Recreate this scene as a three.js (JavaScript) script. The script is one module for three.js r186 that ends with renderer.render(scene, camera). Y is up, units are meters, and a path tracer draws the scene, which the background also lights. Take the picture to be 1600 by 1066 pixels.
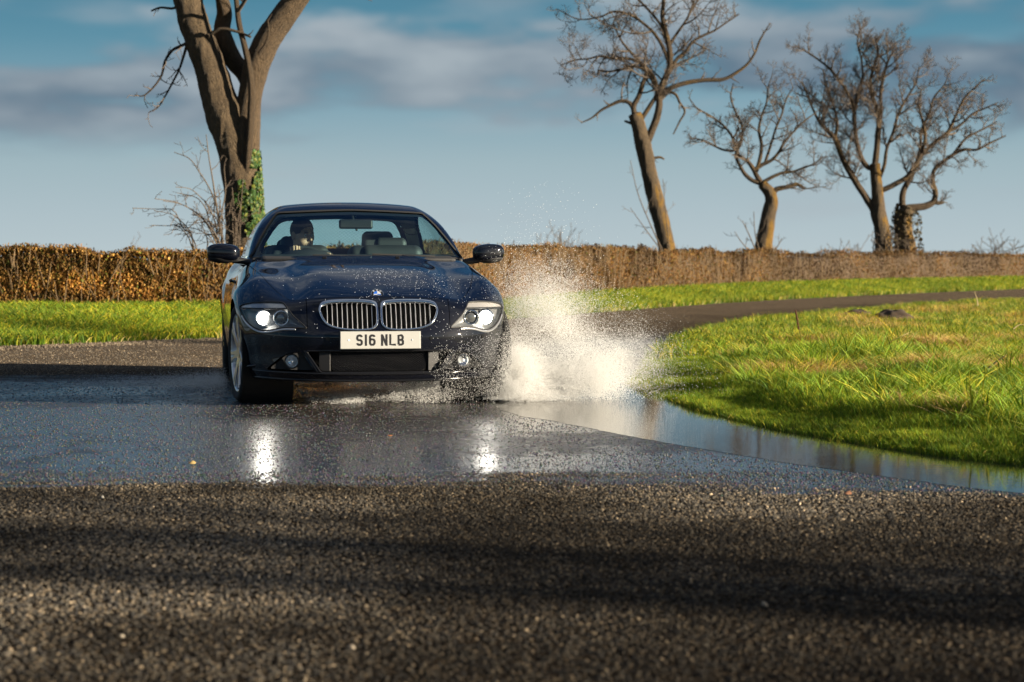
import * as THREE from 'three';
import { mergeGeometries } from 'three/addons/utils/BufferGeometryUtils.js';
import { MarchingCubes } from 'three/addons/objects/MarchingCubes.js';
import { FontLoader } from 'three/addons/loaders/FontLoader.js';
import { RoundedBoxGeometry } from 'three/addons/geometries/RoundedBoxGeometry.js';

// ---------------------------------------------------------------- camera, sky, sun, exposure
const scene = new THREE.Scene();
const LENS = 3320, EYE = 0.965, PITCH = Math.atan((533 - 405) / LENS);
const camera = new THREE.PerspectiveCamera(2 * Math.atan(533 / LENS) * 180 / Math.PI, 1024 / 682, 0.1, 6000);
camera.position.set(0, EYE, 0);
camera.rotation.x = -PITCH;
camera.focus = 14.0;
camera.userData.fStop = 4.0;

const renderer = new THREE.WebGLRenderer({ antialias: true });
renderer.toneMapping = THREE.LinearToneMapping;
const EXPOSURE = 3.0;
renderer.toneMappingExposure = EXPOSURE;
renderer.shadowMap.enabled = true;

// ---- seeded randomness and noise
const rng = (s) => () => { s = (s + 0x6d2b79f5) | 0; let t = Math.imul(s ^ (s >>> 15), 1 | s); t = (t + Math.imul(t ^ (t >>> 7), 61 | t)) ^ t; return ((t ^ (t >>> 14)) >>> 0) / 4294967296; };
const { clamp, lerp } = THREE.MathUtils;
const smoothstep = (x, a, b) => { const t = clamp((x - a) / (b - a), 0, 1); return t * t * (3 - 2 * t); };   // also falling, when b < a
const hash3 = (x, y, z) => { let h = Math.imul(x, 374761393) ^ Math.imul(y, 668265263) ^ Math.imul(z, 2147483647 ^ 0x5bd1e995); h = Math.imul(h ^ (h >>> 13), 1274126177); return ((h ^ (h >>> 16)) >>> 0) / 4294967296; };
function noise3(x, y, z) {                                    // value noise, 0..1
  const ix = Math.floor(x), iy = Math.floor(y), iz = Math.floor(z);
  let u = x - ix, v = y - iy, w = z - iz; u = u * u * (3 - 2 * u); v = v * v * (3 - 2 * v); w = w * w * (3 - 2 * w);
  const a = lerp(lerp(hash3(ix, iy, iz), hash3(ix + 1, iy, iz), u), lerp(hash3(ix, iy + 1, iz), hash3(ix + 1, iy + 1, iz), u), v);
  const b = lerp(lerp(hash3(ix, iy, iz + 1), hash3(ix + 1, iy, iz + 1), u), lerp(hash3(ix, iy + 1, iz + 1), hash3(ix + 1, iy + 1, iz + 1), u), v);
  return lerp(a, b, w);
}
const fbm = (x, y, z, n = 4) => { let s = 0, a = 0.5, t = 0; for (let i = 0; i < n; i++) { s += a * noise3(x, y, z); t += a; x = x * 2.03 + 17.1; y = y * 2.03 + 5.3; z = z * 2.03 + 9.7; a *= 0.5; } return s / t; };
const lin = (c) => (c <= 0.04045 ? c / 12.92 : Math.pow((c + 0.055) / 1.055, 2.4));
const rgb = (r, g, b) => [lin(r / 255), lin(g / 255), lin(b / 255)];
const mix3 = (a, b, t) => [lerp(a[0], b[0], t), lerp(a[1], b[1], t), lerp(a[2], b[2], t)];
const table = (xs, ys) => (x) => {                             // smooth monotone-ish interpolation through a small table
  if (x <= xs[0]) return ys[0];
  const n = xs.length; if (x >= xs[n - 1]) return ys[n - 1];
  let i = 0; while (x > xs[i + 1]) i++;
  const t = (x - xs[i]) / (xs[i + 1] - xs[i]), m = (j) => (j <= 0 ? (ys[1] - ys[0]) / (xs[1] - xs[0]) : j >= n - 1 ? (ys[n - 1] - ys[n - 2]) / (xs[n - 1] - xs[n - 2]) : (ys[j + 1] - ys[j - 1]) / (xs[j + 1] - xs[j - 1]));
  const h = xs[i + 1] - xs[i], t2 = t * t, t3 = t2 * t;
  return (2 * t3 - 3 * t2 + 1) * ys[i] + (t3 - 2 * t2 + t) * h * m(i) + (-2 * t3 + 3 * t2) * ys[i + 1] + (t3 - t2) * h * m(i + 1);
};

// ---- the sky: air gradient and drifting stratocumulus, over the whole dome
const SUN_AZ = 72 * Math.PI / 180, SUN_EL = 10.5 * Math.PI / 180;         // azimuth to the right of the view
const SUN = new THREE.Vector3(Math.sin(SUN_AZ) * Math.cos(SUN_EL), Math.sin(SUN_EL), 0.30).normalize();
{
  const W = 3072, H = 1536, data = new Float32Array(W * H * 4);
  const stops = [[0, rgb(184, 199, 204)], [1.2, rgb(174, 192, 199)], [2.6, rgb(160, 183, 191)], [4.2, rgb(130, 165, 180)], [5.8, rgb(96, 145, 166)], [7.2, rgb(74, 130, 155)], [12, rgb(54, 104, 142)], [20, rgb(40, 82, 126)], [32, rgb(31, 66, 110)], [90, rgb(20, 44, 80)]];
  const air = (e) => { let i = 0; while (i < stops.length - 2 && e > stops[i + 1][0]) i++; const t = clamp((e - stops[i][0]) / (stops[i + 1][0] - stops[i][0]), 0, 1); return mix3(stops[i][1], stops[i + 1][1], t); };
  const shade = rgb(90, 111, 131), bright = rgb(170, 179, 186), sunTint = [1.25, 1.05, 0.82];
  for (let row = 0; row < H; row++) {
    const up = ((row + 0.5) / H - 0.5) * Math.PI, el = up * 180 / Math.PI, y = Math.sin(up), below = el < -0.3;
    const base = air(Math.max(el, 0));
    for (let col = 0; col < W; col++) {
      const o = (row * W + col) * 4; data[o + 3] = 1;
      if (below) { data[o] = base[0] * 0.2; data[o + 1] = base[1] * 0.2; data[o + 2] = base[2] * 0.2; continue; }
      const round = ((col + 0.5) / W - 0.5) * 2 * Math.PI, x = Math.cos(round) * Math.cos(up), z = Math.sin(round) * Math.cos(up);
      let az = (round + Math.PI / 2) * 180 / Math.PI; if (az > 180) az -= 360;
      // low bank of cloud lying along the horizon all the way round
      const n1 = fbm(x * 9 + 3, el * 0.62 + 4, z * 9, 4), n2 = fbm(x * 24, el * 1.9 + 20, z * 24 + 7, 5);
      const centre = 4.55 + 0.9 * Math.sin(x * 4.2 + 0.6) + 0.35 * Math.sin(x * 11 + 2.2), half = 1.35 + 0.8 * (n1 - 0.35) + 0.7 * smoothstep(x, -0.1, 0.25);
      let k = 1 - Math.abs(el - centre) / half; k = smoothstep(k + (n2 - 0.5) * 2.1 + (n1 - 0.5) * 1.1 - 0.05, 0.0, 0.8) * smoothstep(el, 2.4, 3.8);
      // broken cloud higher up, in perspective
      const s = 1 / (y + 0.09), n3 = fbm(x * s * 1.1 + 9, 3.3, z * s * 1.1, 5), n4 = n2;
      const k2 = smoothstep(n3, 0.51, 0.67) * smoothstep(el, 6.2, 9.5);
      const wisp = smoothstep(fbm(x * 14 + 5, el * 1.7, z * 14 + 2, 4), 0.5, 0.8) * 0.35 * smoothstep(el, 0.3, 1.6);
      let c = mix3(base, bright, wisp);
      const toneLow = clamp((el - centre) / half * 0.36 + (n1 - 0.46) * 1.5 + 0.10 + (n2 - 0.5) * 1.5 + 0.38 * Math.exp(-x * x * 70), 0, 1);
      c = mix3(c, mix3(shade, bright, toneLow), k * 0.86);
      c = mix3(c, mix3(shade, rgb(232, 230, 228), clamp((n4 - 0.3) * 1.5 + (0.72 - n3) * 1.2, 0, 1)), k2 * 0.9);
      const toSun = x * SUN.x + y * SUN.y + z * SUN.z, glow = Math.pow(Math.max(0, toSun), 12) * 0.9 + Math.pow(Math.max(0, toSun), 3) * 0.18;
      for (let i = 0; i < 3; i++) data[o + i] = c[i] * (1 + glow * sunTint[i]) / EXPOSURE;
    }
  }
  const sky = new THREE.DataTexture(data, W, H, THREE.RGBAFormat, THREE.FloatType);
  sky.mapping = THREE.EquirectangularReflectionMapping; sky.minFilter = sky.magFilter = THREE.LinearFilter; sky.needsUpdate = true;
  scene.background = sky; scene.environment = sky;
}
const sun = new THREE.DirectionalLight(new THREE.Color(1.0, 0.86, 0.66), 5.0);
sun.name = 'sun'; sun.position.copy(SUN).multiplyScalar(120); sun.target.position.set(0, 0, -25);
sun.position.add(sun.target.position); sun.castShadow = true; sun.shadow.mapSize.set(4096, 4096); sun.shadow.radius = 2.4;
Object.assign(sun.shadow.camera, { left: -60, right: 60, top: 50, bottom: -50, near: 1, far: 400 });
scene.add(sun, sun.target);

// ---------------------------------------------------------------- helpers
const V = (x, y, z) => new THREE.Vector3(x, y, z);
const PI = Math.PI;
function at(u, v, depth) {                                      // the place `depth` metres ahead that lies on a measured line of sight
  const y = 533 - v, s = Math.sin(PITCH), c = Math.cos(PITCH), yy = y * c - LENS * s, zz = -y * s - LENS * c, t = depth / -zz;
  return V((u - 800) * t, EYE + yy * t, -depth);
}
const names = new Map(); let copiesMade = 0;
const numbered = (n) => { const k = names.get(n) ?? 0; names.set(n, k + 1); return k ? `${n}_${String(k).padStart(3, '0')}` : n; };
function tag(o, label, category, group, kind) { if (label) o.userData.label = label; if (category) o.userData.category = category; if (group) o.userData.group = group; if (kind) o.userData.kind = kind; return o; }
function base(name, pos = [0, 0, 0], turn = 0) { const g = new THREE.Group(); g.name = numbered(name); g.position.set(...pos); g.rotation.y = turn; scene.add(g); return g; }
function mesh(name, geometry, material, parent) {
  const m = new THREE.Mesh(geometry, material); m.name = parent ? name : numbered(name); m.castShadow = m.receiveShadow = true; (parent ?? scene).add(m); return m;
}
function stuffCopies(name, geometry, material, list, parent) {  // list: {m: Matrix4, c: Color}
  const im = new THREE.InstancedMesh(geometry, material, list.length); im.name = parent ? name : numbered(name);
  list.forEach((e, i) => { im.setMatrixAt(i, e.m); if (e.c) im.setColorAt(i, e.c); });
  im.userData.kind = 'stuff'; copiesMade += list.length; im.castShadow = im.receiveShadow = true; (parent ?? scene).add(im); return im;
}
class MB {                                                       // mesh builder
  constructor() { this.p = []; this.n = []; this.uv = []; this.c = []; this.i = []; this.hasN = true; }
  v(p, n, u = 0, w = 0, c) { this.p.push(p.x, p.y, p.z); if (n) this.n.push(n.x, n.y, n.z); this.uv.push(u, w); if (c) this.c.push(c[0], c[1], c[2]); return this.p.length / 3 - 1; }
  tri(a, b, c) { this.i.push(a, b, c); }
  quad(a, b, c, d) { this.i.push(a, b, c, a, c, d); }
  tube(pts, sides = 8, { cap = true, rough = 0, uvs = 1, seed = 0, flat = 1, col, ridge = 0 } = {}) {   // pts: [{p: Vector3, r}]
    let n = V(0, 0, 1), prev = null, start = [], len = 0;
    for (let k = 0; k < pts.length; k++) {
      const t = V(0, 0, 0).subVectors(pts[Math.min(k + 1, pts.length - 1)].p, pts[Math.max(k - 1, 0)].p).normalize();
      if (k === 0) { n = Math.abs(t.y) < 0.9 ? V(0, 1, 0) : V(1, 0, 0); }
      n.addScaledVector(t, -n.dot(t)).normalize();
      const b = V(0, 0, 0).crossVectors(t, n), ring = [];
      if (k) len += pts[k].p.distanceTo(pts[k - 1].p);
      for (let s = 0; s <= sides; s++) {
        const a = s / sides * 2 * PI, ca = Math.cos(a), sa = Math.sin(a);
        const d = V(n.x * ca + b.x * sa * flat, n.y * ca + b.y * sa * flat, n.z * ca + b.z * sa * flat);
        let r = pts[k].r;
        if (ridge) { const q = V(pts[k].p.x + d.x * r, pts[k].p.y, pts[k].p.z + d.z * r); r *= 1 + ridge * (Math.abs(2 * fbm(q.x * 13 / Math.max(0.5, r * 3.3), q.y * 1.6 + seed, q.z * 13 / Math.max(0.5, r * 3.3), 3) - 1) * 2 - 0.45); }
        if (rough) { const q = V(pts[k].p.x + d.x * r, pts[k].p.y + d.y * r, pts[k].p.z + d.z * r); r *= 1 + rough * (fbm(q.x * 3.2 + seed, q.y * 1.3, q.z * 3.2, 3) - 0.5) * 2 + rough * 0.5 * (noise3(q.x * 11, q.y * 4, q.z * 11) - 0.5); }
        ring.push(this.v(V(pts[k].p.x + d.x * r, pts[k].p.y + d.y * r, pts[k].p.z + d.z * r), d.normalize(), s / sides * uvs, len, col));
      }
      if (prev) for (let s = 0; s < sides; s++) this.quad(prev[s], prev[s + 1], ring[s + 1], ring[s]);
      prev = ring; if (k === 0) start = ring;
    }
    if (cap) for (const [ring, e, o] of [[start, pts[0], 1], [prev, pts[pts.length - 1], 0]]) {
      const q = pts[o ? 1 : pts.length - 2].p, nn = V(0, 0, 0).subVectors(e.p, q).normalize(), c = this.v(e.p.clone().addScaledVector(nn, e.r * 0.3), nn, 0, 0, col);
      for (let s = 0; s < sides; s++) o ? this.tri(c, ring[s + 1], ring[s]) : this.tri(c, ring[s], ring[s + 1]);
    }
    return this;
  }
  geo(recompute) {
    const g = new THREE.BufferGeometry();
    g.setAttribute('position', new THREE.BufferAttribute(new Float32Array(this.p), 3));
    g.setAttribute('uv', new THREE.BufferAttribute(new Float32Array(this.uv), 2));
    if (this.c.length) g.setAttribute('color', new THREE.BufferAttribute(new Float32Array(this.c), 3));
    g.setIndex(this.i);
    if (this.n.length && !recompute) g.setAttribute('normal', new THREE.BufferAttribute(new Float32Array(this.n), 3)); else g.computeVertexNormals();
    return g;
  }
}
const merged = (list) => mergeGeometries(list.map((g) => { const k = g.index ? g.toNonIndexed() : g.clone(); for (const n of Object.keys(k.attributes)) if (!['position', 'normal', 'uv'].includes(n)) k.deleteAttribute(n); if (!k.attributes.uv) k.setAttribute('uv', new THREE.BufferAttribute(new Float32Array(k.attributes.position.count * 2), 2)); return k; }));
const placed = (g, x, y, z, rx = 0, ry = 0, rz = 0, s = 1) => g.applyMatrix4(new THREE.Matrix4().compose(V(x, y, z), new THREE.Quaternion().setFromEuler(new THREE.Euler(rx, ry, rz)), typeof s === 'number' ? V(s, s, s) : V(...s)));
const std = (o) => new THREE.MeshStandardMaterial({ side: THREE.DoubleSide, ...o, color: Array.isArray(o.color) ? new THREE.Color().setRGB(...o.color) : o.color ?? 0xffffff });
const phys = (o) => new THREE.MeshPhysicalMaterial({ side: THREE.DoubleSide, ...o, color: Array.isArray(o.color) ? new THREE.Color().setRGB(...o.color) : o.color });
function dataTex(n, fn, srgb) {                                  // n x n bytes; fn(x, y) -> [r, g, b] 0..1
  const d = new Uint8Array(n * n * 4);
  for (let y = 0; y < n; y++) for (let x = 0; x < n; x++) { const c = fn(x, y), o = (y * n + x) * 4; d[o] = clamp(c[0], 0, 1) * 255; d[o + 1] = clamp(c[1], 0, 1) * 255; d[o + 2] = clamp(c[2], 0, 1) * 255; d[o + 3] = c.length > 3 ? clamp(c[3], 0, 1) * 255 : 255; }
  const t = new THREE.DataTexture(d, n, n, THREE.RGBAFormat); t.wrapS = t.wrapT = THREE.RepeatWrapping; t.magFilter = THREE.LinearFilter; t.minFilter = THREE.LinearMipmapLinearFilter;
  if (srgb) t.colorSpace = THREE.SRGBColorSpace; t.needsUpdate = true; return t;
}
function spline(points, seg) { return new THREE.CatmullRomCurve3(points, false, 'centripetal').getPoints(seg); }
// signed distance to a closed polygon [[x, y], ...]; negative inside
function polyDist(poly, x, y) {
  let d = Infinity, inside = false;
  for (let i = 0, j = poly.length - 1; i < poly.length; j = i++) {
    const [ax, ay] = poly[j], [bx, by] = poly[i], ex = bx - ax, ey = by - ay, wx = x - ax, wy = y - ay, t = clamp((wx * ex + wy * ey) / (ex * ex + ey * ey || 1e-12), 0, 1), dx = wx - ex * t, dy = wy - ey * t;
    d = Math.min(d, dx * dx + dy * dy);
    if ((by > y) !== (ay > y) && x < (ax - bx) * (y - by) / (ay - by) + bx) inside = !inside;
  }
  return inside ? -Math.sqrt(d) : Math.sqrt(d);
}
// rounds a polygon into a smooth closed outline
function smoothPoly(poly, n = 80, tension = 0.5) { return new THREE.CatmullRomCurve3(poly.map(([x, y]) => V(x, y, 0)), true, 'catmullrom', tension).getSpacedPoints(n).slice(0, n).map((p) => [p.x, p.y]); }
// ---------------------------------------------------------------- the ground: field, road, verges, puddle
// plan measurements are [x, distance ahead]
const plan = (list) => list.map(([x, d]) => [x, -d]);
const ROAD_FAR = plan([[-60, 4], [-30, 12.5], [-18, 17.2], [-11, 20.7], [-5.65, 23.3], [-3.6, 25.9], [-1.7, 29.6], [0, 34], [1.74, 38.6], [5.9, 49], [16.4, 68], [40, 100], [90, 160]]);
const HEDGE_LINE = plan([[-60, 22], [-30, 28.5], [-14, 30.8], [-9, 31], [-4.3, 31.3], [-2.0, 33.2], [-0.3, 37.5], [2, 45], [7.2, 58], [18.6, 76], [40, 106], [90, 166]]);
const BANK_NEAR = plan([[60, -6], [24, 0.2], [12, 4.0], [6.2, 6.9], [3.7, 8.6], [2.42, 9.8], [1.78, 11.1], [1.42, 12.3], [1.2, 13.4], [1.05, 14.6], [0.93, 15.7]]);
const BANK_FAR = plan([[0.9, 16.5], [1.05, 18], [1.45, 21.5], [2.4, 27.5], [4.6, 35], [8.4, 43], [13.6, 51], [24, 64], [44, 86], [90, 140]]);
const smoothLine = (l, n) => new THREE.CatmullRomCurve3(l.map(([x, z]) => V(x, 0, z)), false, 'centripetal').getPoints(n).map((p) => [p.x, p.z]);
const roadFar = smoothLine(ROAD_FAR, 160), hedgeLine = smoothLine(HEDGE_LINE, 200), bankNear = smoothLine(BANK_NEAR, 120), bankFar = smoothLine(BANK_FAR, 120);
const bankPoly = [...bankNear, ...bankFar, [120, -140], [120, -2.5]];
const bankEdge = [...bankNear, ...bankFar];
const distToLine = (l, x, z) => { let d = Infinity; for (let i = 1; i < l.length; i++) { const [ax, ay] = l[i - 1], [bx, by] = l[i], ex = bx - ax, ey = by - ay, t = clamp(((x - ax) * ex + (z - ay) * ey) / (ex * ex + ey * ey), 0, 1); d = Math.min(d, (x - ax - ex * t) ** 2 + (z - ay - ey * t) ** 2); } return Math.sqrt(d); };
const wobble = (x, z) => (fbm(x * 2.3, 1, z * 2.3, 3) - 0.5) * 0.3;

// bank height inside the bend
function bankHeight(x, z) {
  const e = -polyDist(bankPoly, x, z); if (e < 0) return -0.03;
  const rise = smoothstep(e, -0.02, 0.55);
  return -0.02 + (0.4 * rise + 0.6 * smoothstep(e, 0, 2.4)) * lerp(1, 0.22, smoothstep(-z, 15, 27)) * (0.088 + 0.12 * (fbm(x * 0.7, 5, z * 0.45, 3) - 0.5) + 0.10 * (fbm(x * 3.1, 8, z * 3.1, 2) - 0.5));
}
function vergeHeight(x, z) {                                    // outside verge rising to the hedge
  const a = distToLine(roadFar, x, z), b = distToLine(hedgeLine, x, z);
  return 0.02 + 0.14 * smoothstep(a / (a + b), 0, 0.9) * smoothstep(a, 0, 0.7) + 0.04 * (fbm(x * 1.3, 3, z * 1.3, 3) - 0.5) * smoothstep(a, 0, 0.6);
}

// ---- textures
const R0 = rng(11);
function chipField(n, cells, seed) {                             // tileable Voronoi: for each texel [distance to nearest, second, id]
  const r = rng(seed), px = [], py = [], id = [], lift = [];
  for (let i = 0; i < cells * cells; i++) { px.push(r()); py.push(r()); id.push(r()); lift.push(r()); }
  return (x, y) => {
    const gx = x / n * cells, gy = y / n * cells, ix = Math.floor(gx), iy = Math.floor(gy); let d1 = 9, d2 = 9, who = 0;
    for (let b = -1; b <= 1; b++) for (let a = -1; a <= 1; a++) {
      const k = ((iy + b + cells) % cells) * cells + (ix + a + cells) % cells, dx = ix + a + px[k] - gx, dy = iy + b + py[k] - gy, d = dx * dx + dy * dy;
      if (d < d1) { d2 = d1; d1 = d; who = k; } else if (d < d2) d2 = d;
    }
    return [Math.sqrt(d1), Math.sqrt(d2), id[who], lift[who]];
  };
}
const TILE = 1.9;
const chips = chipField(2048, 150, 5), wrapNoise = (f, n, x, y, s) => { const u = x / n * 2 * PI, v = y / n * 2 * PI; return fbm(Math.cos(u) * f + s, Math.sin(u) * f + Math.cos(v) * f, Math.sin(v) * f + s, 4); };
const asphaltColor = new Uint8Array(0), heights = new Float32Array(2048 * 2048);
const asphaltMap = dataTex(2048, (x, y) => {
  const [a, b, id, lift] = chips(x, y), edge = smoothstep(b - a, 0.03, 0.3), dome = edge * (0.35 + 0.65 * lift) * (lift < 0.16 ? 0.15 : 1);
  heights[y * 2048 + x] = dome + 0.25 * hash3(x, y, 3) * edge;
  const stone = mix3([0.26, 0.235, 0.205], id > 0.9 ? [0.66, 0.62, 0.55] : id > 0.7 ? [0.46, 0.415, 0.35] : [0.34, 0.33, 0.32], 0.35 + 0.65 * hash3(x >> 2, y >> 2, 7) * (0.4 + id));
  const tar = [0.15, 0.145, 0.14], g = 0.9 + 0.2 * hash3(x, y, 9);
  return mix3(tar, stone, clamp(dome * 1.25, 0, 1)).map((c) => c * g);
}, true);
const asphaltBump = dataTex(2048, (x, y) => { const h = heights[y * 2048 + x]; return [h / 1.3, h / 1.3, h / 1.3]; });

// wetness over the bend, in plan: 1 = standing film, 0 = dry
function wetness(x, z) {
  const d = -z, w1 = fbm(x * 0.7, 2, z * 1.6, 4) - 0.5, w2 = fbm(x * 3.4, 6, z * 8.0, 3) - 0.5;
  const near = smoothstep(d + w1 * 1.5 + w2 * 1.3 + 0.02 * x, 8.55, 9.6), far = 1 - smoothstep(d + w1 * 1.6 + w2 * 0.5 - 0.1 * x, 16.4, 18.4);
  const right = smoothstep(distToLine(bankEdge, x, z), 3.5, 0.5) * smoothstep(d, 8.4, 9.2) * (1 - smoothstep(d, 22, 30));
  return Math.max(near * far, right * 0.9);
}
const WX0 = -16, WX1 = 16, WD0 = 3, WD1 = 35, WN = 1024;
const wetTex = dataTex(WN, (px, py) => {
  const x = lerp(WX0, WX1, (px + 0.5) / WN), d = lerp(WD0, WD1, (py + 0.5) / WN), w = wetness(x, -d);
  const patch = smoothstep(fbm(x * 1.3 + 40, 2, d * 0.9, 4) + 0.3 * (fbm(x * 7, 4, d * 3.2, 4) - 0.5) + 0.05 * smoothstep(d, 9.5, 12) * smoothstep(x, -3, -1), 0.44, 0.60), grain = fbm(x * 5, 9, d * 9, 3);
  const film = w * (0.2 + 0.8 * patch * (0.45 + 0.55 * smoothstep(x, -4.5, -0.2)));
  return [film, lerp(0.93, 0.24 + 0.14 * grain - 0.08 * film, smoothstep(w, 0.05, 0.8)), w, smoothstep(w, 0.1, 0.8)];
});
wetTex.wrapS = wetTex.wrapT = THREE.ClampToEdgeWrapping;

const M = {};
M.asphalt = phys({ map: asphaltMap, bumpMap: asphaltBump, bumpScale: 0.0036, roughnessMap: wetTex.clone(), roughness: 1, vertexColors: true, color: [1, 1, 1], clearcoat: 1, clearcoatMap: wetTex.clone(), clearcoatRoughness: 0.22, specularIntensity: 1.0, specularIntensityMap: wetTex.clone() });
M.asphalt.roughnessMap.channel = 1; M.asphalt.clearcoatMap.channel = M.asphalt.specularIntensityMap.channel = 1;
for (const t of [M.asphalt.roughnessMap, M.asphalt.clearcoatMap, M.asphalt.specularIntensityMap]) t.needsUpdate = true;

// ---- the far ground: one sheet to the horizon
{
  const g = new THREE.PlaneGeometry(5000, 5000, 60, 60); g.rotateX(-PI / 2);
  const t = dataTex(512, (x, y) => { const n = wrapNoise(3, 512, x, y, 1), m = hash3(x, y, 1); return mix3([0.30, 0.33, 0.16], [0.42, 0.36, 0.22], n).map((c) => c * (0.8 + 0.4 * m)); }, true);
  t.repeat.set(900, 900);
  const o = mesh('field', g, std({ map: t, roughness: 1 })); o.position.set(0, -0.06, 0); tag(o, 'flat farmland running to the horizon behind the hedge', 'field', null, 'structure');
}
// ---- the road
{
  const b = new MB();
  const xs = [], ds = [];
  for (let x = -60; x < -8; x += 2) xs.push(x); for (let x = -8; x < 8; x += 0.125) xs.push(x); for (let x = 8; x <= 100; x += 2) xs.push(x);
  for (let d = -14; d < 3; d += 1) ds.push(d); for (let d = 3; d < 28; d += 0.125) ds.push(d); for (let d = 28; d <= 165; d += 1) ds.push(d);
  const uv1 = [], inRoad = (x, d) => { // in front of the far edge
    let k = 0; const l = roadFar; for (let i = 1; i < l.length; i++) { const [ax, az] = l[i - 1], [bx, bz] = l[i]; if (x >= ax && x <= bx) { return -lerp(az, bz, (x - ax) / (bx - ax)) + 1.2; } } return k; };
  const idx = new Map();
  const vert = (i, j) => {
    const key = i * 10000 + j; if (idx.has(key)) return idx.get(key);
    const x = xs[i], far = inRoad(x), d = Math.min(ds[j], Math.max(far, ds[0])), z = -d;
    const w = smoothstep(wetness(x, z), 0.05, 0.75), big = fbm(x * 0.5 + 3, 1, z * 1.2, 4), fine = fbm(x * 2.2, 4, z * 2.2, 3);
    // thin wavering streak of darker tarmac across the lane, broken by noise
    const tr = Math.abs(((d - 6.15 + 0.03 * x + 0.22 * Math.sin(x * 0.8 + 0.7))));
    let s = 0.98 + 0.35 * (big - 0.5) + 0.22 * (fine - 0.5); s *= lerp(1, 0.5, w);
    const darkStreak = smoothstep(0.16 - tr, 0, 0.12) * smoothstep(fbm(x * 0.9 + 2, 1, z * 4, 3), 0.38, 0.6);
    s *= 1 - 0.28 * darkStreak;
    const bankDark = smoothstep(distToLine(bankEdge, x, z) + 1.2 * (fine - 0.5), 2.6, 0.6) * smoothstep(d, 5.4, 7); s *= 1 - 0.4 * bankDark * (1 - w); s *= 1 + lerp(2.7, 2.2, smoothstep(x, -1, 4)) * smoothstep(d, 16.5, 19.5) * (1 - w);  // tarmac colour darkened towards the bank edge; dry far lane paler
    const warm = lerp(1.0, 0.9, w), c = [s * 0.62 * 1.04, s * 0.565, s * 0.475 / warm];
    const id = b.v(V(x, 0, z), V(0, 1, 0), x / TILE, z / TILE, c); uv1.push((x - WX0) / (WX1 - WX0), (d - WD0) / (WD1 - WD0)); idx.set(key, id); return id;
  };
  for (let i = 0; i < xs.length - 1; i++) {
    for (let j = 0; j < ds.length - 1; j++) { if (ds[j] > Math.max(inRoad(xs[i]), inRoad(xs[i + 1]))) break; b.quad(vert(i, j), vert(i + 1, j), vert(i + 1, j + 1), vert(i, j + 1)); }
  }
  const g = b.geo(); g.setAttribute('uv1', new THREE.BufferAttribute(new Float32Array(uv1), 2));
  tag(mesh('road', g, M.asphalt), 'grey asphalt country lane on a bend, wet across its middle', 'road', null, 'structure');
}
// ---- earth under the grass
M.turf = std({ color: [0.065, 0.085, 0.022], roughness: 1, vertexColors: true });
function strip(name, label, inner, outer, hgt, seg, skirt) {     // a banked strip between two plan lines
  const b = new MB(), n = 220, li = new THREE.CatmullRomCurve3(inner.map(([x, z]) => V(x, 0, z))), lo = new THREE.CatmullRomCurve3(outer.map(([x, z]) => V(x, 0, z)));
  const P = li.getSpacedPoints(n), Q = lo.getSpacedPoints(n);
  for (let i = 0; i <= n; i++) for (let j = 0; j <= seg; j++) {
    const t = j / seg, x = lerp(P[i].x, Q[i].x, t), z = lerp(P[i].z, Q[i].z, t), k = 0.75 + 0.6 * fbm(x, 2, z, 3); b.v(V(x, hgt(x, z) - (j === 0 ? 0.06 : 0), z), null, x, z, [k, k, k * 0.9]);
  }
  for (let i = 0; i < n; i++) for (let j = 0; j < seg; j++) { const a = i * (seg + 1) + j; b.quad(a, a + 1, a + seg + 2, a + seg + 1); }
  return tag(mesh(name, b.geo(true), M.turf), label, 'ground', null, 'structure');
}
strip('verge', 'grassy verge between the outside of the bend and the hedge', ROAD_FAR, HEDGE_LINE.map(([x, z]) => [x - 0.3, z - 2.2]), (x, z) => vergeHeight(x, z), 14);
{
  const b = new MB(), idx = new Map(), step = (d) => 0.2 + d * 0.004;
  const rows = []; for (let d = 2.5; d < 140; d += step(d) + (d > 40 ? 0.8 : 0)) rows.push(d);
  const cols = []; for (let x = 0.5; x < 120; x += 0.12 + x * 0.03) cols.push(x);
  const vv = rows.map((d) => cols.map((x) => { const k = 0.75 + 0.6 * fbm(x, 2, d, 3); return b.v(V(x, bankHeight(x, -d), -d), null, x, d, [k, k, k * 0.9]); }));
  for (let j = 0; j < rows.length - 1; j++) for (let i = 0; i < cols.length - 1; i++) { const q = [vv[j][i], vv[j][i + 1], vv[j + 1][i + 1], vv[j + 1][i]]; if (q.some((k) => b.p[k * 3 + 1] > -0.025)) b.quad(...q); }
  tag(mesh('grass_bank', b.geo(true), M.turf), 'low grassy bank on the inside of the bend', 'ground', null, 'structure');
}
let puddlePoly;
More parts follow.
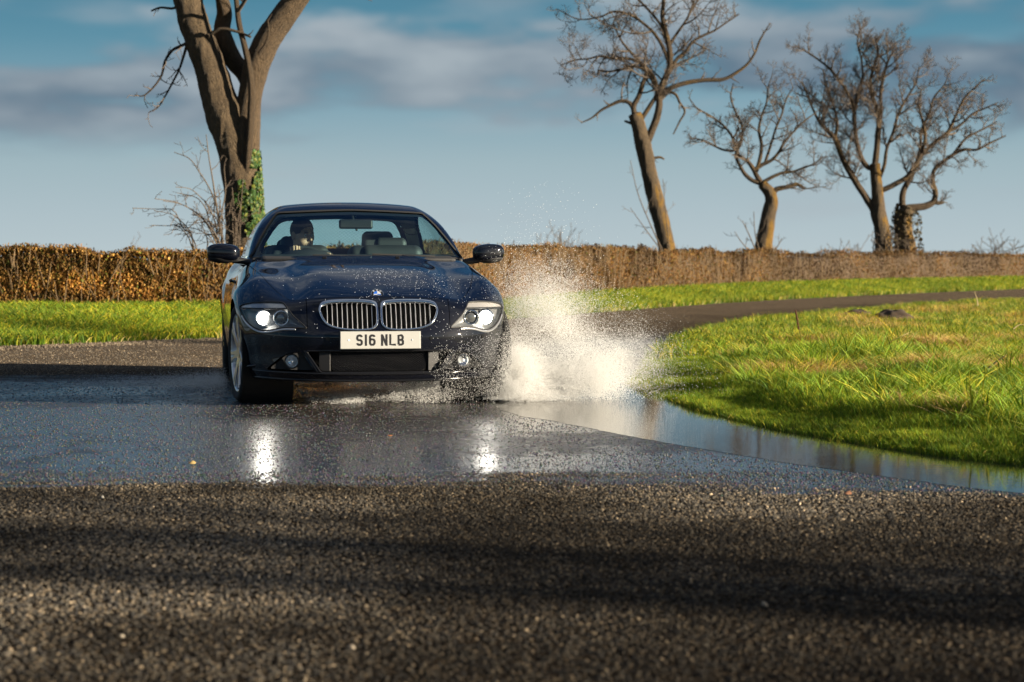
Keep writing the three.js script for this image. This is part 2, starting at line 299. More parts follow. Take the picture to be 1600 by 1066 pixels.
// ---- the puddle along the bank
{
  const outer = [[6.0, 6.6], [4.2, 7.3], [3.1, 7.95], [2.05, 8.78], [1.68, 9.35], [1.28, 10.08], [0.98, 10.75], [0.62, 11.6], [0.3, 12.5], [0.02, 13.15], [-0.12, 13.9], [-0.02, 14.8], [0.2, 16.2], [0.5, 17.6], [0.9, 18.6]];
  const inner = [[7.2, 7.1], [5.0, 8.1], [3.7, 8.9], [2.6, 9.95], [2.0, 11.2], [1.62, 12.4], [1.4, 13.5], [1.25, 14.7], [1.15, 15.8], [1.1, 16.6], [1.15, 17.6], [1.2, 18.5]];
  const O = smoothLine(plan(outer), 500), I = smoothLine(plan(inner), 400), s = new THREE.Shape(); puddlePoly = [...O.filter((_, i) => i % 8 === 0), ...I.filter((_, i) => i % 8 === 0).reverse()];
  O.forEach(([x, z], i) => { const e = clamp(i / 30, 0, 1) * clamp((500 - i) / 40, 0, 1), k = e * ((fbm(x * 3, 1, z * 3, 3) - 0.5) * 0.16 + (fbm(x * 11, 3, z * 11, 2) - 0.5) * 0.13 + (fbm(x * 45, 5, z * 45, 2) - 0.5) * 0.05); i ? s.lineTo(x + k * 0.7, -(z + k)) : s.moveTo(x, -z); });
  I.reverse().forEach(([x, z]) => s.lineTo(x, -z));
  const g = new THREE.ShapeGeometry(s); g.rotateX(-PI / 2);
  const p = g.attributes.position, uv = new Float32Array(p.count * 2); for (let i = 0; i < p.count; i++) { uv[2 * i] = p.getX(i); uv[2 * i + 1] = p.getZ(i); } g.setAttribute('uv', new THREE.BufferAttribute(uv, 2));
  const rip = dataTex(512, (x, y) => { const k = 0.6 * wrapNoise(2.2, 512, x, y, 3) + 0.4 * wrapNoise(6, 512, x, y, 8); return [k, k, k]; }); rip.repeat.set(0.7, 1.6);
  const o = mesh('puddle', g, phys({ color: [0.035, 0.03, 0.022], roughness: 0.035, ior: 1.33, bumpMap: rip, bumpScale: 0.0005 })); o.position.y = 0.0012;
  tag(o, 'long still puddle along the grass bank mirroring the sky', 'water', null, 'structure');
}

// ---- the chippings that stand proud of the tarmac, where the photograph lets them be made out
{
  const r = rng(404), shapes = [0, 1, 2].map((k) => { const g = new THREE.IcosahedronGeometry(1, 0), p = g.attributes.position; for (let i = 0; i < p.count; i++) { const x = p.getX(i), y = p.getY(i), z = p.getZ(i), m = 0.75 + 0.5 * noise3(x * 1.7 + k * 9, y * 1.7, z * 1.7); p.setXYZ(i, x * m, y * m * 0.75, z * m); } g.computeVertexNormals(); return g; });
  const dry = [[], [], []], wet = [[], [], []], e = new THREE.Euler(), q = new THREE.Quaternion();
  const put = (list, x, d, s, c) => { if (x > -0.3 && polyDist(puddlePoly, x, -d) < 0.01) return; e.set(r() * 6.28, r() * 6.28, r() * 6.28); q.setFromEuler(e); list[Math.floor(r() * 3)].push({ m: new THREE.Matrix4().compose(V(x, -0.0022 + 0.0022 * r(), -d), q, V(s * (0.8 + 0.5 * r()), s, s * (0.8 + 0.5 * r()))), c: new THREE.Color().setRGB(...c) }); };
  const tone = (k) => { const t = r(), j = 0.6 + 0.8 * r(); return (t < 0.03 ? [0.27, 0.21, 0.14] : t < 0.25 ? [0.12, 0.095, 0.065] : t < 0.6 ? [0.08, 0.07, 0.055] : [0.042, 0.039, 0.035]).map((v) => v * j * k); };
  for (let i = 0; i < 112000; i++) { const d = 4.6 + 5.0 * Math.pow(r(), 0.8), o = r() < 0.9 ? 0 : r(), sx = r() < 0.5 ? -1 : 1, x = sx * (o ? (0.243 * d + 0.1) * (1 + 0.9 * o * o) : r() * (0.243 * d + 0.15)); if (-polyDist(bankPoly, x, -d) > -0.1) continue; const w = wetness(x, -d); if (r() < 0.5 * w) continue; if (w > 0.12 + 0.7 * r()) put(wet, x, d, 0.0030 + 0.0028 * r(), [0.05, 0.051, 0.055].map((v) => v * (0.4 + 1.0 * r()))); else put(dry, x, d, 0.0036 + 0.0038 * r(), tone(0.5 + 1.3 * smoothstep(fbm(x * 1.1 + 5, 3, d * 1.1, 4), 0.3, 0.7))); }
  for (let i = 0; i < 110000; i++) { const d = 9 + 9.5 * r(), x = Math.min((r() * 2 - 1) * (0.243 * d + 0.15), 3); if (-polyDist(bankPoly, x, -d) > -0.25) continue; const w = wetness(x, -d); if (r() < 0.4 * w) continue; const isWet = w > 0.12 + 0.7 * r(); put(isWet ? wet : dry, x, d, 0.0030 + 0.0028 * r(), isWet ? [0.05, 0.051, 0.055].map((v) => v * (0.4 + 1.0 * r())) : tone(1)); }
  for (let i = 0; i < 45000; i++) { const d = 17.5 + 9 * r(), x = -0.243 * d - 0.2 + r() * (0.243 * d + 0.6); const w = wetness(x, -d); if (w > 0.3 || x > 0.6) continue; if (r() < 0.4) put(dry, x, d, 0.0042 + 0.0035 * r(), tone(2.0)); }
  const g = tag(base('chippings'), 'coarse stone chippings standing proud of the tarmac', 'gravel', null, 'stuff');
  const dm = phys({ color: 0xffffff, roughness: 0.9, specularIntensity: 0.15 }), wm = phys({ color: 0xffffff, roughness: 0.55 });
  shapes.forEach((k, i) => { stuffCopies('dry_chippings', k, dm, dry[i], g); stuffCopies('wet_chippings', k, wm, wet[i], g); });
}
// ---------------------------------------------------------------- grass
const leafy = (o) => phys({ roughness: 0.75, transmission: 0.4, thickness: 0, specularIntensity: 0.35, ...o });
function bladeTuft(seed, n, hMin, hMax, width, spread, lean, tones) {
  const r = rng(seed), b = new MB();
  for (let k = 0; k < n; k++) {
    const a = r() * 2 * PI, q = Math.sqrt(r()) * spread, x = Math.cos(a) * q, z = Math.sin(a) * q, h = lerp(hMin, hMax, r()), dir = r() * 2 * PI, l = lean * (0.25 + r()) * h, w = width * (0.6 + 0.8 * r());
    const side = V(Math.cos(dir + PI / 2 + (r() - 0.5)), 0, Math.sin(dir + PI / 2 + (r() - 0.5))), c0 = tones[Math.floor(r() * tones.length)], j = 0.8 + 0.4 * r(), c = c0.map((t) => t * j);
    let prev = null; const nn = V(-side.z, 0.3, side.x).normalize();
    for (let s = 0; s <= 3; s++) {
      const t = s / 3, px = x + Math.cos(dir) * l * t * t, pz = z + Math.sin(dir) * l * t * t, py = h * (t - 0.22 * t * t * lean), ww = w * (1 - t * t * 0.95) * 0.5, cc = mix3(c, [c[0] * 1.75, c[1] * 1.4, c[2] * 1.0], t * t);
      if (s === 3) { const v = b.v(V(px, py, pz), nn, 0.5, 1, cc); b.tri(prev[0], prev[1], v); }
      else { const v = [b.v(V(px - side.x * ww, py, pz - side.z * ww), nn, 0, t, cc), b.v(V(px + side.x * ww, py, pz + side.z * ww), nn, 1, t, cc)]; if (prev) b.quad(prev[0], prev[1], v[1], v[0]); prev = v; }
    }
  }
  return b.geo();
}
const GREEN = [[0.125, 0.225, 0.010], [0.16, 0.245, 0.012], [0.08, 0.165, 0.010], [0.32, 0.32, 0.03], [0.05, 0.11, 0.008]], TAN = [[0.36, 0.27, 0.12], [0.30, 0.22, 0.10], [0.42, 0.34, 0.18]];
M.grass = leafy({ vertexColors: true, color: [1, 1, 1] });
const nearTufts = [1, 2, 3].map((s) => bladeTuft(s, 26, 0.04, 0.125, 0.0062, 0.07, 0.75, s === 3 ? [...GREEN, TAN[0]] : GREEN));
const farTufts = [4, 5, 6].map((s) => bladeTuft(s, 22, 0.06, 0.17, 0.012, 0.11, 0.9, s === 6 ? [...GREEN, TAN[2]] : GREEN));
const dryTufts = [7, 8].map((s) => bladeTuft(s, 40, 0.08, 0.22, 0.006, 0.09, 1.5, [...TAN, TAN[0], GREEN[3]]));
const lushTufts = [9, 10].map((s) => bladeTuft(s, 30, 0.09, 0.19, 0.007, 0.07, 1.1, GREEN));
const dryness = (x, z) => smoothstep(fbm(x * 1.0 + 30, 2, z * 0.75, 3) + 0.3 * (fbm(x * 2, 2, z * 2, 2) - 0.5) + 0.05 * smoothstep(-z, 14, 26), 0.55, 0.7) * smoothstep(-polyDist(bankPoly, x, z), 0.7, 1.6);
function scatter(count, seed, place) {
  const r = rng(seed), out = [], q = new THREE.Quaternion(), e = new THREE.Euler();
  for (let i = 0; i < count; i++) { const p = place(r); if (!p) continue; e.set((r() - 0.5) * 0.3, r() * 6.28, (r() - 0.5) * 0.3); q.setFromEuler(e); const s = p.s * (0.7 + 0.6 * r()); out.push({ m: new THREE.Matrix4().compose(V(p.x, p.y, p.z), q, V(s, s * (p.h ?? 1), s)), c: p.c }); }
  return out;
}
const tint = (x, z, r, warm = 0) => { const n = fbm(x * 1.1, 7, z * 1.1, 3), k = 0.72 + 0.75 * n + 0.2 * (r() - 0.5); return new THREE.Color().setRGB(k * (0.92 + 0.35 * warm + 0.25 * (n - 0.5)), k, k * (0.8 + 0.1 * r())); };
const inView = (x, d, m = 1) => Math.abs(x) < 0.245 * d + m;
const bankList = [[], [], []], bankFarList = [[], [], []], dryList = [[], []], lushList = [[], []];
{
  scatter(150000, 21, (r) => {                                   // near part of the bank
    const d = 7 + 14 * Math.pow(r(), 0.85), x = 0.8 + r() * (0.245 * d + 0.6 - 0.8); const e = -polyDist(bankPoly, x, -d) ; if (e < 0.01 + 0.16 * r() * r()) return null;
    const z = -d, dry = dryness(x, z), p = { x, y: bankHeight(x, z) - 0.012, z, s: (1.05 - 0.42 * smoothstep(e, 1.3, 0.05)), c: tint(x, z, r, dry), h: 0.45 + 1.5 * Math.pow(fbm(x * 2.6, 1, z * 1.9, 3), 1.3) };
    const k = r();
    if (k < dry * 0.62) { p.c = undefined; p.s = 0.85; dryList[Math.floor(r() * 2)].push({ p }); return null; }
    if (k > 0.94 && e > 0.55 + 0.9 * r()) { p.s = 0.8 + 0.75 * r() * r(); lushList[Math.floor(r() * 2)].push({ p }); return null; }
    bankList[Math.floor(r() * 3)].push({ p }); return null;
  });
  scatter(70000, 22, (r) => {
    const d = 20 + 45 * Math.pow(r(), 0.9), x = 0.9 + r() * (0.245 * d + 2 - 0.9); const e = -polyDist(bankPoly, x, -d); if (e < 0.02) return null;
    const z = -d, dry = dryness(x, z), p = { x, y: bankHeight(x, z) - 0.012, z, s: 0.78 + 0.006 * (d - 20), c: tint(x, z, r, 0.3 + dry), h: 0.45 + 1.3 * fbm(x * 1.6, 1, z * 1.1, 3) };
    if (r() < dry * 0.4) { p.c = undefined; p.s *= 1.0; dryList[Math.floor(r() * 2)].push({ p }); return null; }
    bankFarList[Math.floor(r() * 3)].push({ p }); return null;
  });
  scatter(42000, 23, (r) => {                                    // the bank beyond the frame, thinner
    const d = 5.5 + 30 * Math.pow(r(), 0.8), x = 0.245 * d + 0.5 + (3.5 + 0.25 * d) * r(), z = -d; if (-polyDist(bankPoly, x, z) < 0.02) return null;
    const dry = dryness(x, z), p = { x, y: bankHeight(x, z) - 0.012, z, s: 1.5, c: tint(x, z, r, 0.2 + dry), h: 0.6 + 0.5 * fbm(x * 1.3, 1, z * 1.3, 3) }; bankFarList[Math.floor(r() * 3)].push({ p }); return null;
  });
  const r = rng(31), q = new THREE.Quaternion(), e = new THREE.Euler();
  const conv = (l) => l.map(({ p }) => { e.set((r() - 0.5) * 0.3, r() * 6.28, (r() - 0.5) * 0.3); q.setFromEuler(e); const s = p.s * (0.7 + 0.6 * r()); return { m: new THREE.Matrix4().compose(V(p.x, p.y, p.z), q, V(s, s * (p.h ?? 1), s)), c: p.c ?? new THREE.Color(1, 1, 1) }; });
  const g = tag(base('bank_grass'), 'lush green winter grass with pale dry tussocks on the bank by the puddle', 'grass', null, 'stuff');
  nearTufts.forEach((t, i) => stuffCopies('grass_blades', t, M.grass, conv(bankList[i]), g));
  farTufts.forEach((t, i) => stuffCopies('grass_blades', t, M.grass, conv(bankFarList[i]), g));
  dryTufts.forEach((t, i) => stuffCopies('dry_grass', t, M.grass, conv(dryList[i]), g));
  lushTufts.forEach((t, i) => stuffCopies('tall_grass', t, M.grass, conv(lushList[i]), g));
}
{                                                               // outside verge
  const P = smoothLine(ROAD_FAR, 600), Q = new THREE.CatmullRomCurve3(HEDGE_LINE.map(([x, z]) => V(x, 0, z)), false, 'centripetal').getPoints(600);
  const lists = [[], [], []];
  scatter(150000, 41, (r) => {
    const k = Math.floor(r() * 600), t = r(), x = lerp(P[k][0], Q[k].x, t) + (r() - 0.5) * 0.3, z = lerp(P[k][1], Q[k].z, t) + (r() - 0.5) * 0.3, d = -z;
    if (!inView(x, d, 2.5) || d > 110 || (x > -3.2 && x < -0.6 && d < 34)) return null;
    const edge = distToLine(roadFar, x, z); if (edge < 0.1 + 0.5 * fbm(x * 2.5, 2, z * 2.5, 2) * r()) return null;
    lists[Math.floor(r() * 3)].push({ m: new THREE.Matrix4().compose(V(x, vergeHeight(x, z) - 0.015, z), new THREE.Quaternion().setFromEuler(new THREE.Euler(0, r() * 6.28, 0)), V(1, 1, 1).multiplyScalar((0.7 + 0.55 * r()) * (0.8 + 0.5 * smoothstep(edge, 0, 2)) * (1 + 0.006 * d))), c: tint(x, z, r, 0.25) }); return null;
  });
  const g = tag(base('verge_grass'), 'bright green grass verge below the brown hedge across the road', 'grass', null, 'stuff');
  farTufts.forEach((t, i) => stuffCopies('grass_blades', t, M.grass, lists[i], g));
}
{                                                               // crumbled grit along the far road edge
  const g = new THREE.IcosahedronGeometry(0.02, 0), l = [];
  const r = rng(61);
  for (let i = 0; i < 7000; i++) {
    const k = 30 + Math.floor(r() * 42), p = roadFar[k], q = roadFar[k + 1], t = r(), off = (r() + r() - 0.75) * 0.9, s = 0.3 + 0.8 * r() * r();
    l.push({ m: new THREE.Matrix4().compose(V(lerp(p[0], q[0], t), 0.004, lerp(p[1], q[1], t) + off), new THREE.Quaternion().setFromEuler(new THREE.Euler(r() * 6, r() * 6, r() * 6)), V(s, s * 0.6, s)), c: new THREE.Color().setRGB(...mix3([0.10, 0.075, 0.05], [0.22, 0.175, 0.12], r())) });
  }
  tag(stuffCopies('gravel', g, std({ color: [1, 1, 1], roughness: 0.95 }), l), 'pale crumbled grit along the outer road edge', 'gravel');
}
// ---------------------------------------------------------------- hedge
const leafShape = (() => { const b = new MB(), n = V(0, 0, 1), o = [[0, -0.5], [0.24, -0.22], [0.28, 0.08], [0.16, 0.34], [0, 0.52], [-0.16, 0.34], [-0.28, 0.08], [-0.24, -0.22]]; const c = b.v(V(0, 0, 0.05), n); const v = o.map(([x, y]) => b.v(V(x, y, Math.abs(x) * -0.35), n)); for (let i = 0; i < 8; i++) b.tri(c, v[i], v[(i + 1) % 8]); return b.geo(true); })();
M.dryLeaf = leafy({ color: [1, 1, 1], transmission: 0.3 });
M.twig = std({ color: [0.17, 0.12, 0.075], roughness: 0.9 });
M.hedgeCore = std({ color: [0.075, 0.05, 0.03], roughness: 1 });
const hedgeAt = new THREE.CatmullRomCurve3(HEDGE_LINE.map(([x, z]) => V(x, 0, z)), false, 'centripetal');
function hedge(label, t0, t1, top, thick, leafN, twigN, seed, tone = [1, 1, 1]) {
  const g = tag(base('hedge'), label, 'hedge'), r = rng(seed), leaves = [], P = hedgeAt.getPoints(1000), len = P.length - 1;
  const locate = (t) => { const k = Math.min(len - 1, Math.floor(t * len)), f = t * len - k, p = P[k].clone().lerp(P[k + 1], f), d = P[k + 1].clone().sub(P[k]).normalize(); return [p, d, V(-d.z, 0, d.x)]; };
  const topAt = (p) => top + 0.28 * (fbm(p.x * 0.9, 1, p.z * 0.9, 3) - 0.5) + 0.12 * (fbm(p.x * 4, 2, p.z * 4, 2) - 0.5);
  // dense woody core
  const b = new MB(), N = Math.round((t1 - t0) * 900), S = 10;
  for (let i = 0; i <= N; i++) {
    const [p, , nrm] = locate(lerp(t0, t1, i / N)), h = topAt(p) - 0.10;
    for (let j = 0; j <= S; j++) { const a = j / S * PI, w = thick * 0.5 - 0.13, cx = Math.cos(a) * w * (0.8 + 0.5 * fbm(p.x * 3 + j, 3, p.z * 3, 2)), yy = Math.min(1, Math.sin(a) * 1.35) * h * (0.92 + 0.12 * fbm(p.x * 3, 5 + j, p.z * 3, 2)); b.v(V(p.x + nrm.x * cx, 0.03 + yy, p.z + nrm.z * cx), null, i, j); }
  }
  for (let i = 0; i < N; i++) for (let j = 0; j < S; j++) { const a = i * (S + 1) + j; b.quad(a, a + S + 1, a + S + 2, a + 1); }
  mesh('core', b.geo(true), M.hedgeCore, g);
  const q = new THREE.Quaternion(), e = new THREE.Euler();
  for (let i = 0; i < leafN; i++) {
    const t = lerp(t0, t1, r()), [p, , nrm] = locate(t), h = topAt(p), y = h * Math.pow(r(), 0.8) * (1.0 + 0.05 * r()) + 0.04, f = r(), front = f < 0.62 ? 1 : f < 0.86 ? 0 : -1;
    const depth = front ? front * (thick * 0.5 - 0.14 * r() * r() + 0.05 * (fbm(p.x * 3, y * 3, p.z * 3, 2) - 0.3)) * (1 - 0.25 * Math.pow(y / h, 4)) : (r() - 0.5) * thick * 0.9, yy = front ? y : h - 0.1 * r() * r() + 0.03 * r();
    const dead = fbm(p.x * 1.6 + 8, y * 2.2, p.z * 1.6, 3);
    if (front && dead < 0.36 && r() < 0.55) continue;
    e.set((r() - 0.5) * 2.4, r() * 6.28, (r() - 0.5) * 2.4); q.setFromEuler(e);
    const s = (0.024 + 0.024 * r()) * (thick > 0.9 ? 1.25 : 1), k = 0.65 + 0.8 * r() * (0.5 + dead), c = r() < 0.08 ? [0.12, 0.15, 0.03] : r() < 0.3 ? [0.33, 0.20, 0.07] : r() < 0.6 ? [0.25, 0.135, 0.05] : [0.40, 0.27, 0.12];
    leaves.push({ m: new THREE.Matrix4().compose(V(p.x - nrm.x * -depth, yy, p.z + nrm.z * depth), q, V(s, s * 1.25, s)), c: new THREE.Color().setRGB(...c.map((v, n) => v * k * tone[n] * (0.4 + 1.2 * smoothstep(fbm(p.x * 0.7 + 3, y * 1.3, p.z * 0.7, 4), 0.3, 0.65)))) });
  }
  stuffCopies('foliage', leafShape, M.dryLeaf, leaves, g);
  const tb = new MB();
  for (let i = 0; i < twigN; i++) {
    const [p, d, nrm] = locate(lerp(t0, t1, r())), h = topAt(p), y0 = r() < 0.55 ? 0.02 : h * r() * 0.8, l = (0.25 + 0.75 * r()) * h, side = (r() < 0.8 ? 1 : -1) * (thick * 0.5 + 0.02 - 0.12 * r()), lx = (r() - 0.5) * (r() < 0.6 ? 0.5 : 1.6) * l, lz = (r() - 0.35) * 0.15;
    const s = V(p.x + nrm.x * side, y0, p.z + nrm.z * side), pts = [], rad = 0.004 + 0.008 * r() * r();
    for (let k = 0; k <= 4; k++) { const t = k / 4; pts.push({ p: V(s.x + d.x * lx * t + nrm.x * lz * t + (r() - 0.5) * 0.03, Math.min(y0 + l * t, h + 0.12 * r()), s.z + d.z * lx * t + nrm.z * lz * t + (r() - 0.5) * 0.03), r: rad * (1.1 - t * 0.75) }); }
    tb.tube(pts, 4, { cap: false });
  }
  const tw = mesh('twigs', tb.geo(), std({ color: [0.17, 0.115, 0.06], roughness: 0.9 }), g); tw.userData.kind = 'stuff';
}
hedge('dense brown clipped winter hedge left of the car', 0.2, 0.43, 1.07, 0.85, 105000, 520, 71, [1.5, 1.32, 0.78]);
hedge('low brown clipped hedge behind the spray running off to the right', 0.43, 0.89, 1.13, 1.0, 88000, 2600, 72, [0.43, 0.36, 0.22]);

{ // a darker hedgerow across the next field
  const r = rng(73), l = [], q = new THREE.Quaternion(), e = new THREE.Euler(), g = tag(base('hedge'), 'dark far hedgerow just showing above the brown hedge behind the spray', 'hedge'), tb = new MB();
  for (let i = 0; i < 9000; i++) { const x = lerp(-6, 9.4, r()), h = 1.28 + 0.14 * (fbm(x * 0.8, 1, 1, 3) - 0.5), s = 0.09 + 0.08 * r(), k = 0.6 + 0.8 * r(); e.set(r() * 6, r() * 6, r() * 6); q.setFromEuler(e); l.push({ m: new THREE.Matrix4().compose(V(x, h * Math.pow(r(), 0.6), -112 + 1.2 * (r() - 0.5)), q, V(s, s, s)), c: new THREE.Color().setRGB(0.06 * k, 0.042 * k, 0.028 * k) }); }
  stuffCopies('foliage', leafShape, M.dryLeaf, l, g);
  for (let i = 0; i < 260; i++) { const x = lerp(-6, 9.4, r()), lean = (r() - 0.5) * 0.7; tb.tube([0, 0.5, 1].map((t) => ({ p: V(x + lean * t, 1.35 * t + 0.12 * r() * t, -112 + 0.4 * (r() - 0.5)), r: 0.025 - 0.012 * t })), 4, { cap: false }); } mesh('twigs', tb.geo(), M.twig, g).userData.kind = 'stuff';
}
// ---------------------------------------------------------------- bare trees
const barkTex = dataTex(512, (x, y) => { const n = wrapNoise(5, 512, x, y * 1, 4), m = wrapNoise(16, 512, x, y, 9), k = 0.45 + 0.8 * (n * 0.6 + m * 0.4); return [k * 0.40, k * 0.335, k * 0.25]; }, true);
const barkBump = dataTex(512, (x, y) => { const n = wrapNoise(4, 512, x, y, 14), f = Math.abs(2 * wrapNoise(9, 512, x, y, 2) - 1); const k = 0.5 * n + 0.5 * Math.pow(f, 0.6); return [k, k, k]; });
barkTex.repeat.set(2, 0.7); barkBump.repeat.set(3, 0.8);
M.bark = std({ map: barkTex, bumpMap: barkBump, bumpScale: 0.06, roughness: 0.95, vertexColors: true, color: [1, 1, 1] });
M.branch = std({ color: [0.10, 0.075, 0.052], roughness: 0.9 });
M.fineTwig = std({ color: [0.065, 0.047, 0.035], roughness: 0.9 });
M.lichen = std({ color: [0.42, 0.33, 0.06], roughness: 1 });
// limbs: pixel-measured centre lines [u, v, radius in the same unit, metres nearer]
function limbPath(d, list, seg) {
  const k = d / LENS, c = new THREE.CatmullRomCurve3(list.map(([u, v, , dz = 0]) => at(u, v, d - dz)), false, 'centripetal'), pts = [], n = seg ?? list.length * 9;
  const cum = list.length - 1;
  for (let i = 0; i <= n; i++) { const t = i / n, f = t * cum, j = Math.min(cum - 1, Math.floor(f)); pts.push({ p: c.getPoint(t), r: Math.max(0.006, lerp(list[j][2], list[j + 1][2], f - j) * k * (list[0][2] < 10 ? 0.72 : 1)) }); }
  return pts;
}
function growTwigs(mb, fine, path, r, o) {                       // branching shoots along a path
  const { every, len, rad, up, levels, spread, droop = 0, from = 0.25 } = o;
  let total = 0; for (let i = 1; i < path.length; i++) total += path[i].p.distanceTo(path[i - 1].p);
  const n = Math.max(1, Math.round(total * every));
  for (let k = 0; k < n; k++) {
    const t = from + (1 - from) * (k + r()) / n, f = t * (path.length - 1), i = Math.min(path.length - 2, Math.floor(f)), p0 = path[i].p.clone().lerp(path[i + 1].p, f - i), dir = path[i + 1].p.clone().sub(path[i].p).normalize();
    const a = V(r() - 0.5, r() - 0.5, r() - 0.5).normalize(); a.addScaledVector(dir, -a.dot(dir)).normalize();
    let g = dir.clone().multiplyScalar(0.45).addScaledVector(a, spread * (0.6 + 0.6 * r())).normalize();
    const L = len * (0.45 + 0.9 * r()) * (1.15 - 0.5 * t), r0 = Math.min(rad * (0.7 + 0.6 * r()), path[i].r * 0.75), sub = [{ p: p0.clone(), r: r0 }], m = levels > 0 ? 6 : 3; let p = p0.clone();
    for (let s = 1; s <= m; s++) {
      const w = levels > 0 ? 0.55 : 0.22; g.add(V((r() - 0.5) * w, (r() - 0.5) * w * 0.8 + up * 0.2 - droop * 0.1 * s, (r() - 0.5) * w)).normalize();
      p = p.clone().addScaledVector(g, L / m); sub.push({ p, r: Math.max(o.min ?? 0.005, r0 * (1 - s / m * 0.75)) });
    }
    (levels > 0 ? mb : fine).tube(sub, levels > 1 ? 6 : levels > 0 ? 5 : 3, { cap: levels > 1 });
    if (levels > 0) growTwigs(mb, fine, sub, r, { ...o, every: every * (o.more ?? 2.2), len: L * (o.ratio ?? 0.45), rad: r0 * 0.5, levels: levels - 1, from: 0.15, up: up * 1.2 });
  }
}
function bareTree(name, label, group, d, trunks, limbs, twig, seed, lichen) {
  const g = tag(base(name), label, 'tree', group), r = rng(seed), fine = new MB(), mid = new MB();
  const origin = at(trunks[0][0][0], trunks[0][0][1], d); origin.y = 0; g.position.copy(origin); const shift = (pts) => pts.map((q) => ({ p: q.p.clone().sub(origin), r: q.r }));
  for (const t of trunks) {
    const pts = limbPath(d, t); const b = new MB(); const foot = pts[0].p.clone(); foot.y = -0.1; const k = (foot.y - pts[0].p.y) / -1;
    const all = shift([{ p: foot, r: pts[0].r * 1.35 }, { p: foot.clone().lerp(pts[0].p, 0.5), r: pts[0].r * 1.12 }, ...pts]);
    b.tube(all, 56, { rough: 0.17, ridge: 0.05, uvs: Math.max(1, Math.round(pts[0].r * 8)) / 2, seed });
    for (let i = 0; i < b.p.length / 3; i++) { const y = b.p[i * 3 + 1], l = lichen ? smoothstep(fbm(b.p[i * 3] * 5, y * 2.2, b.p[i * 3 + 2] * 5, 3) + (b.n[i * 3] > 0.2 ? 0.12 : -0.25), 0.62 - lichen * 0.2, 0.72) : 0, t = 0.55 + 0.9 * fbm(b.p[i * 3] * 7, y * 2.6, b.p[i * 3 + 2] * 7 + 4, 4), c = mix3([t, t, t * 0.98], [1.9, 1.5, 0.42], l); b.c.push(...c); }
    mesh('trunk', b.geo(true), M.bark, g);
  }
  for (const l of limbs) {
    const pts = shift(limbPath(d, l)), b = new MB(); b.tube(pts, 12, { rough: 0.14, uvs: 1, seed: seed + 3 });
    for (let i = 0; i < b.p.length / 3; i++) { const m = lichen ? smoothstep(fbm(b.p[i * 3] * 4, b.p[i * 3 + 1] * 3, b.p[i * 3 + 2] * 4 + 9, 3), 0.62, 0.72) * 0.6 : 0; b.c.push(...mix3([0.95, 0.92, 0.9], [1.6, 1.35, 0.5], m)); }
    mesh('limb', b.geo(true), M.bark, g);
    if (twig) growTwigs(mid, fine, pts, r, { ...twig, ...(l.twig ?? {}) });
  }
  if (mid.p.length) { const m = mesh('branches', mid.geo(), M.branch, g); m.userData.kind = 'stuff'; }
  if (fine.p.length) { const m = mesh('twigs', fine.geo(), M.fineTwig, g); m.userData.kind = 'stuff'; }
  return g;
}
const withTwig = (list, twig) => { list.twig = twig; return list; };
const none = { every: 0.02, levels: 0, len: 0.2 };
// the big old tree behind the car
const T1 = 35;
const bigTree = bareTree('bare_tree', 'massive old bare tree with ivy, forked trunk, rising behind the car', null, T1,
  [[[384, 402, 33], [383, 370, 31], [381, 330, 30], [378, 290, 29], [374, 250, 30], [366, 215, 33], [352, 180, 31], [338, 145, 27], [328, 110, 25], [316, 70, 24], [303, 35, 23], [292, 0, 22], [278, -60, 19], [262, -130, 15], [250, -210, 10], [246, -300, 4]]],
  [withTwig([[383, 250, 22, 0.05], [384, 215, 22, 0.1], [386, 180, 20], [390, 150, 19], [396, 120, 20], [405, 92, 20], [419, 62, 20], [436, 35, 19], [455, 10, 18], [478, -25, 16], [505, -80, 13], [520, -150, 9], [530, -240, 4]], { from: 0.7, every: 1.2 }),
    withTwig([[392, 140, 12, -0.3], [380, 112, 14, -0.35], [366, 96, 14, -0.35], [352, 70, 15, -0.3], [346, 48, 13, -0.3], [350, 22, 12, -0.3], [345, -8, 11], [335, -80, 9], [340, -160, 4]], { from: 0.75, every: 1.2 }),
    withTwig([[382, 300, 6, 0.05], [386, 265, 8, 0.24], [389, 225, 8, 0.32], [392, 180, 8, 0.34], [393, 140, 7.5, 0.34], [389, 105, 7, 0.3], [382, 72, 7, 0.3], [374, 40, 6.5, 0.3], [369, 0, 6, 0.3], [362, -60, 4]], { from: 0.8, every: 1 }),
    withTwig([[326, 56, 4.5, 0.2], [302, 57, 4], [290, 68, 3.6], [270, 78, 3.2], [258, 95, 2.8], [252, 118, 2.3], [238, 138, 2], [222, 150, 1.5], [210, 148, 1]], { every: 5, len: 0.32, rad: 0.012, levels: 1, up: 0.3, from: 0.2 }),
    withTwig([[292, 70, 3.6], [286, 90, 3], [280, 108, 2.6], [270, 128, 2.2], [258, 150, 1.8], [246, 168, 1.5], [232, 176, 1]], { every: 5, len: 0.3, rad: 0.012, levels: 1, up: 0.2, from: 0.2 }),
    withTwig([[305, 12, 4], [290, 6, 3.2], [270, 13, 2.8], [250, 12, 2.4], [236, 17, 2]], { every: 2, len: 0.2, rad: 0.01, levels: 0, up: 0.2 }),
    withTwig([[330, 52, 4, 0.3], [345, 45, 3.2, 0.35], [372, 50, 3, 0.36], [392, 58, 2.6, 0.36]], none),
    withTwig([[404, 84, 3.5, 0.3], [416, 66, 3, 0.34], [420, 48, 2.4, 0.34], [418, 32, 1.8, 0.3]], none)],
  { every: 0.9, len: 1.6, rad: 0.05, up: 0.4, levels: 1, spread: 0.8, from: 0.6 }, 101, 0);
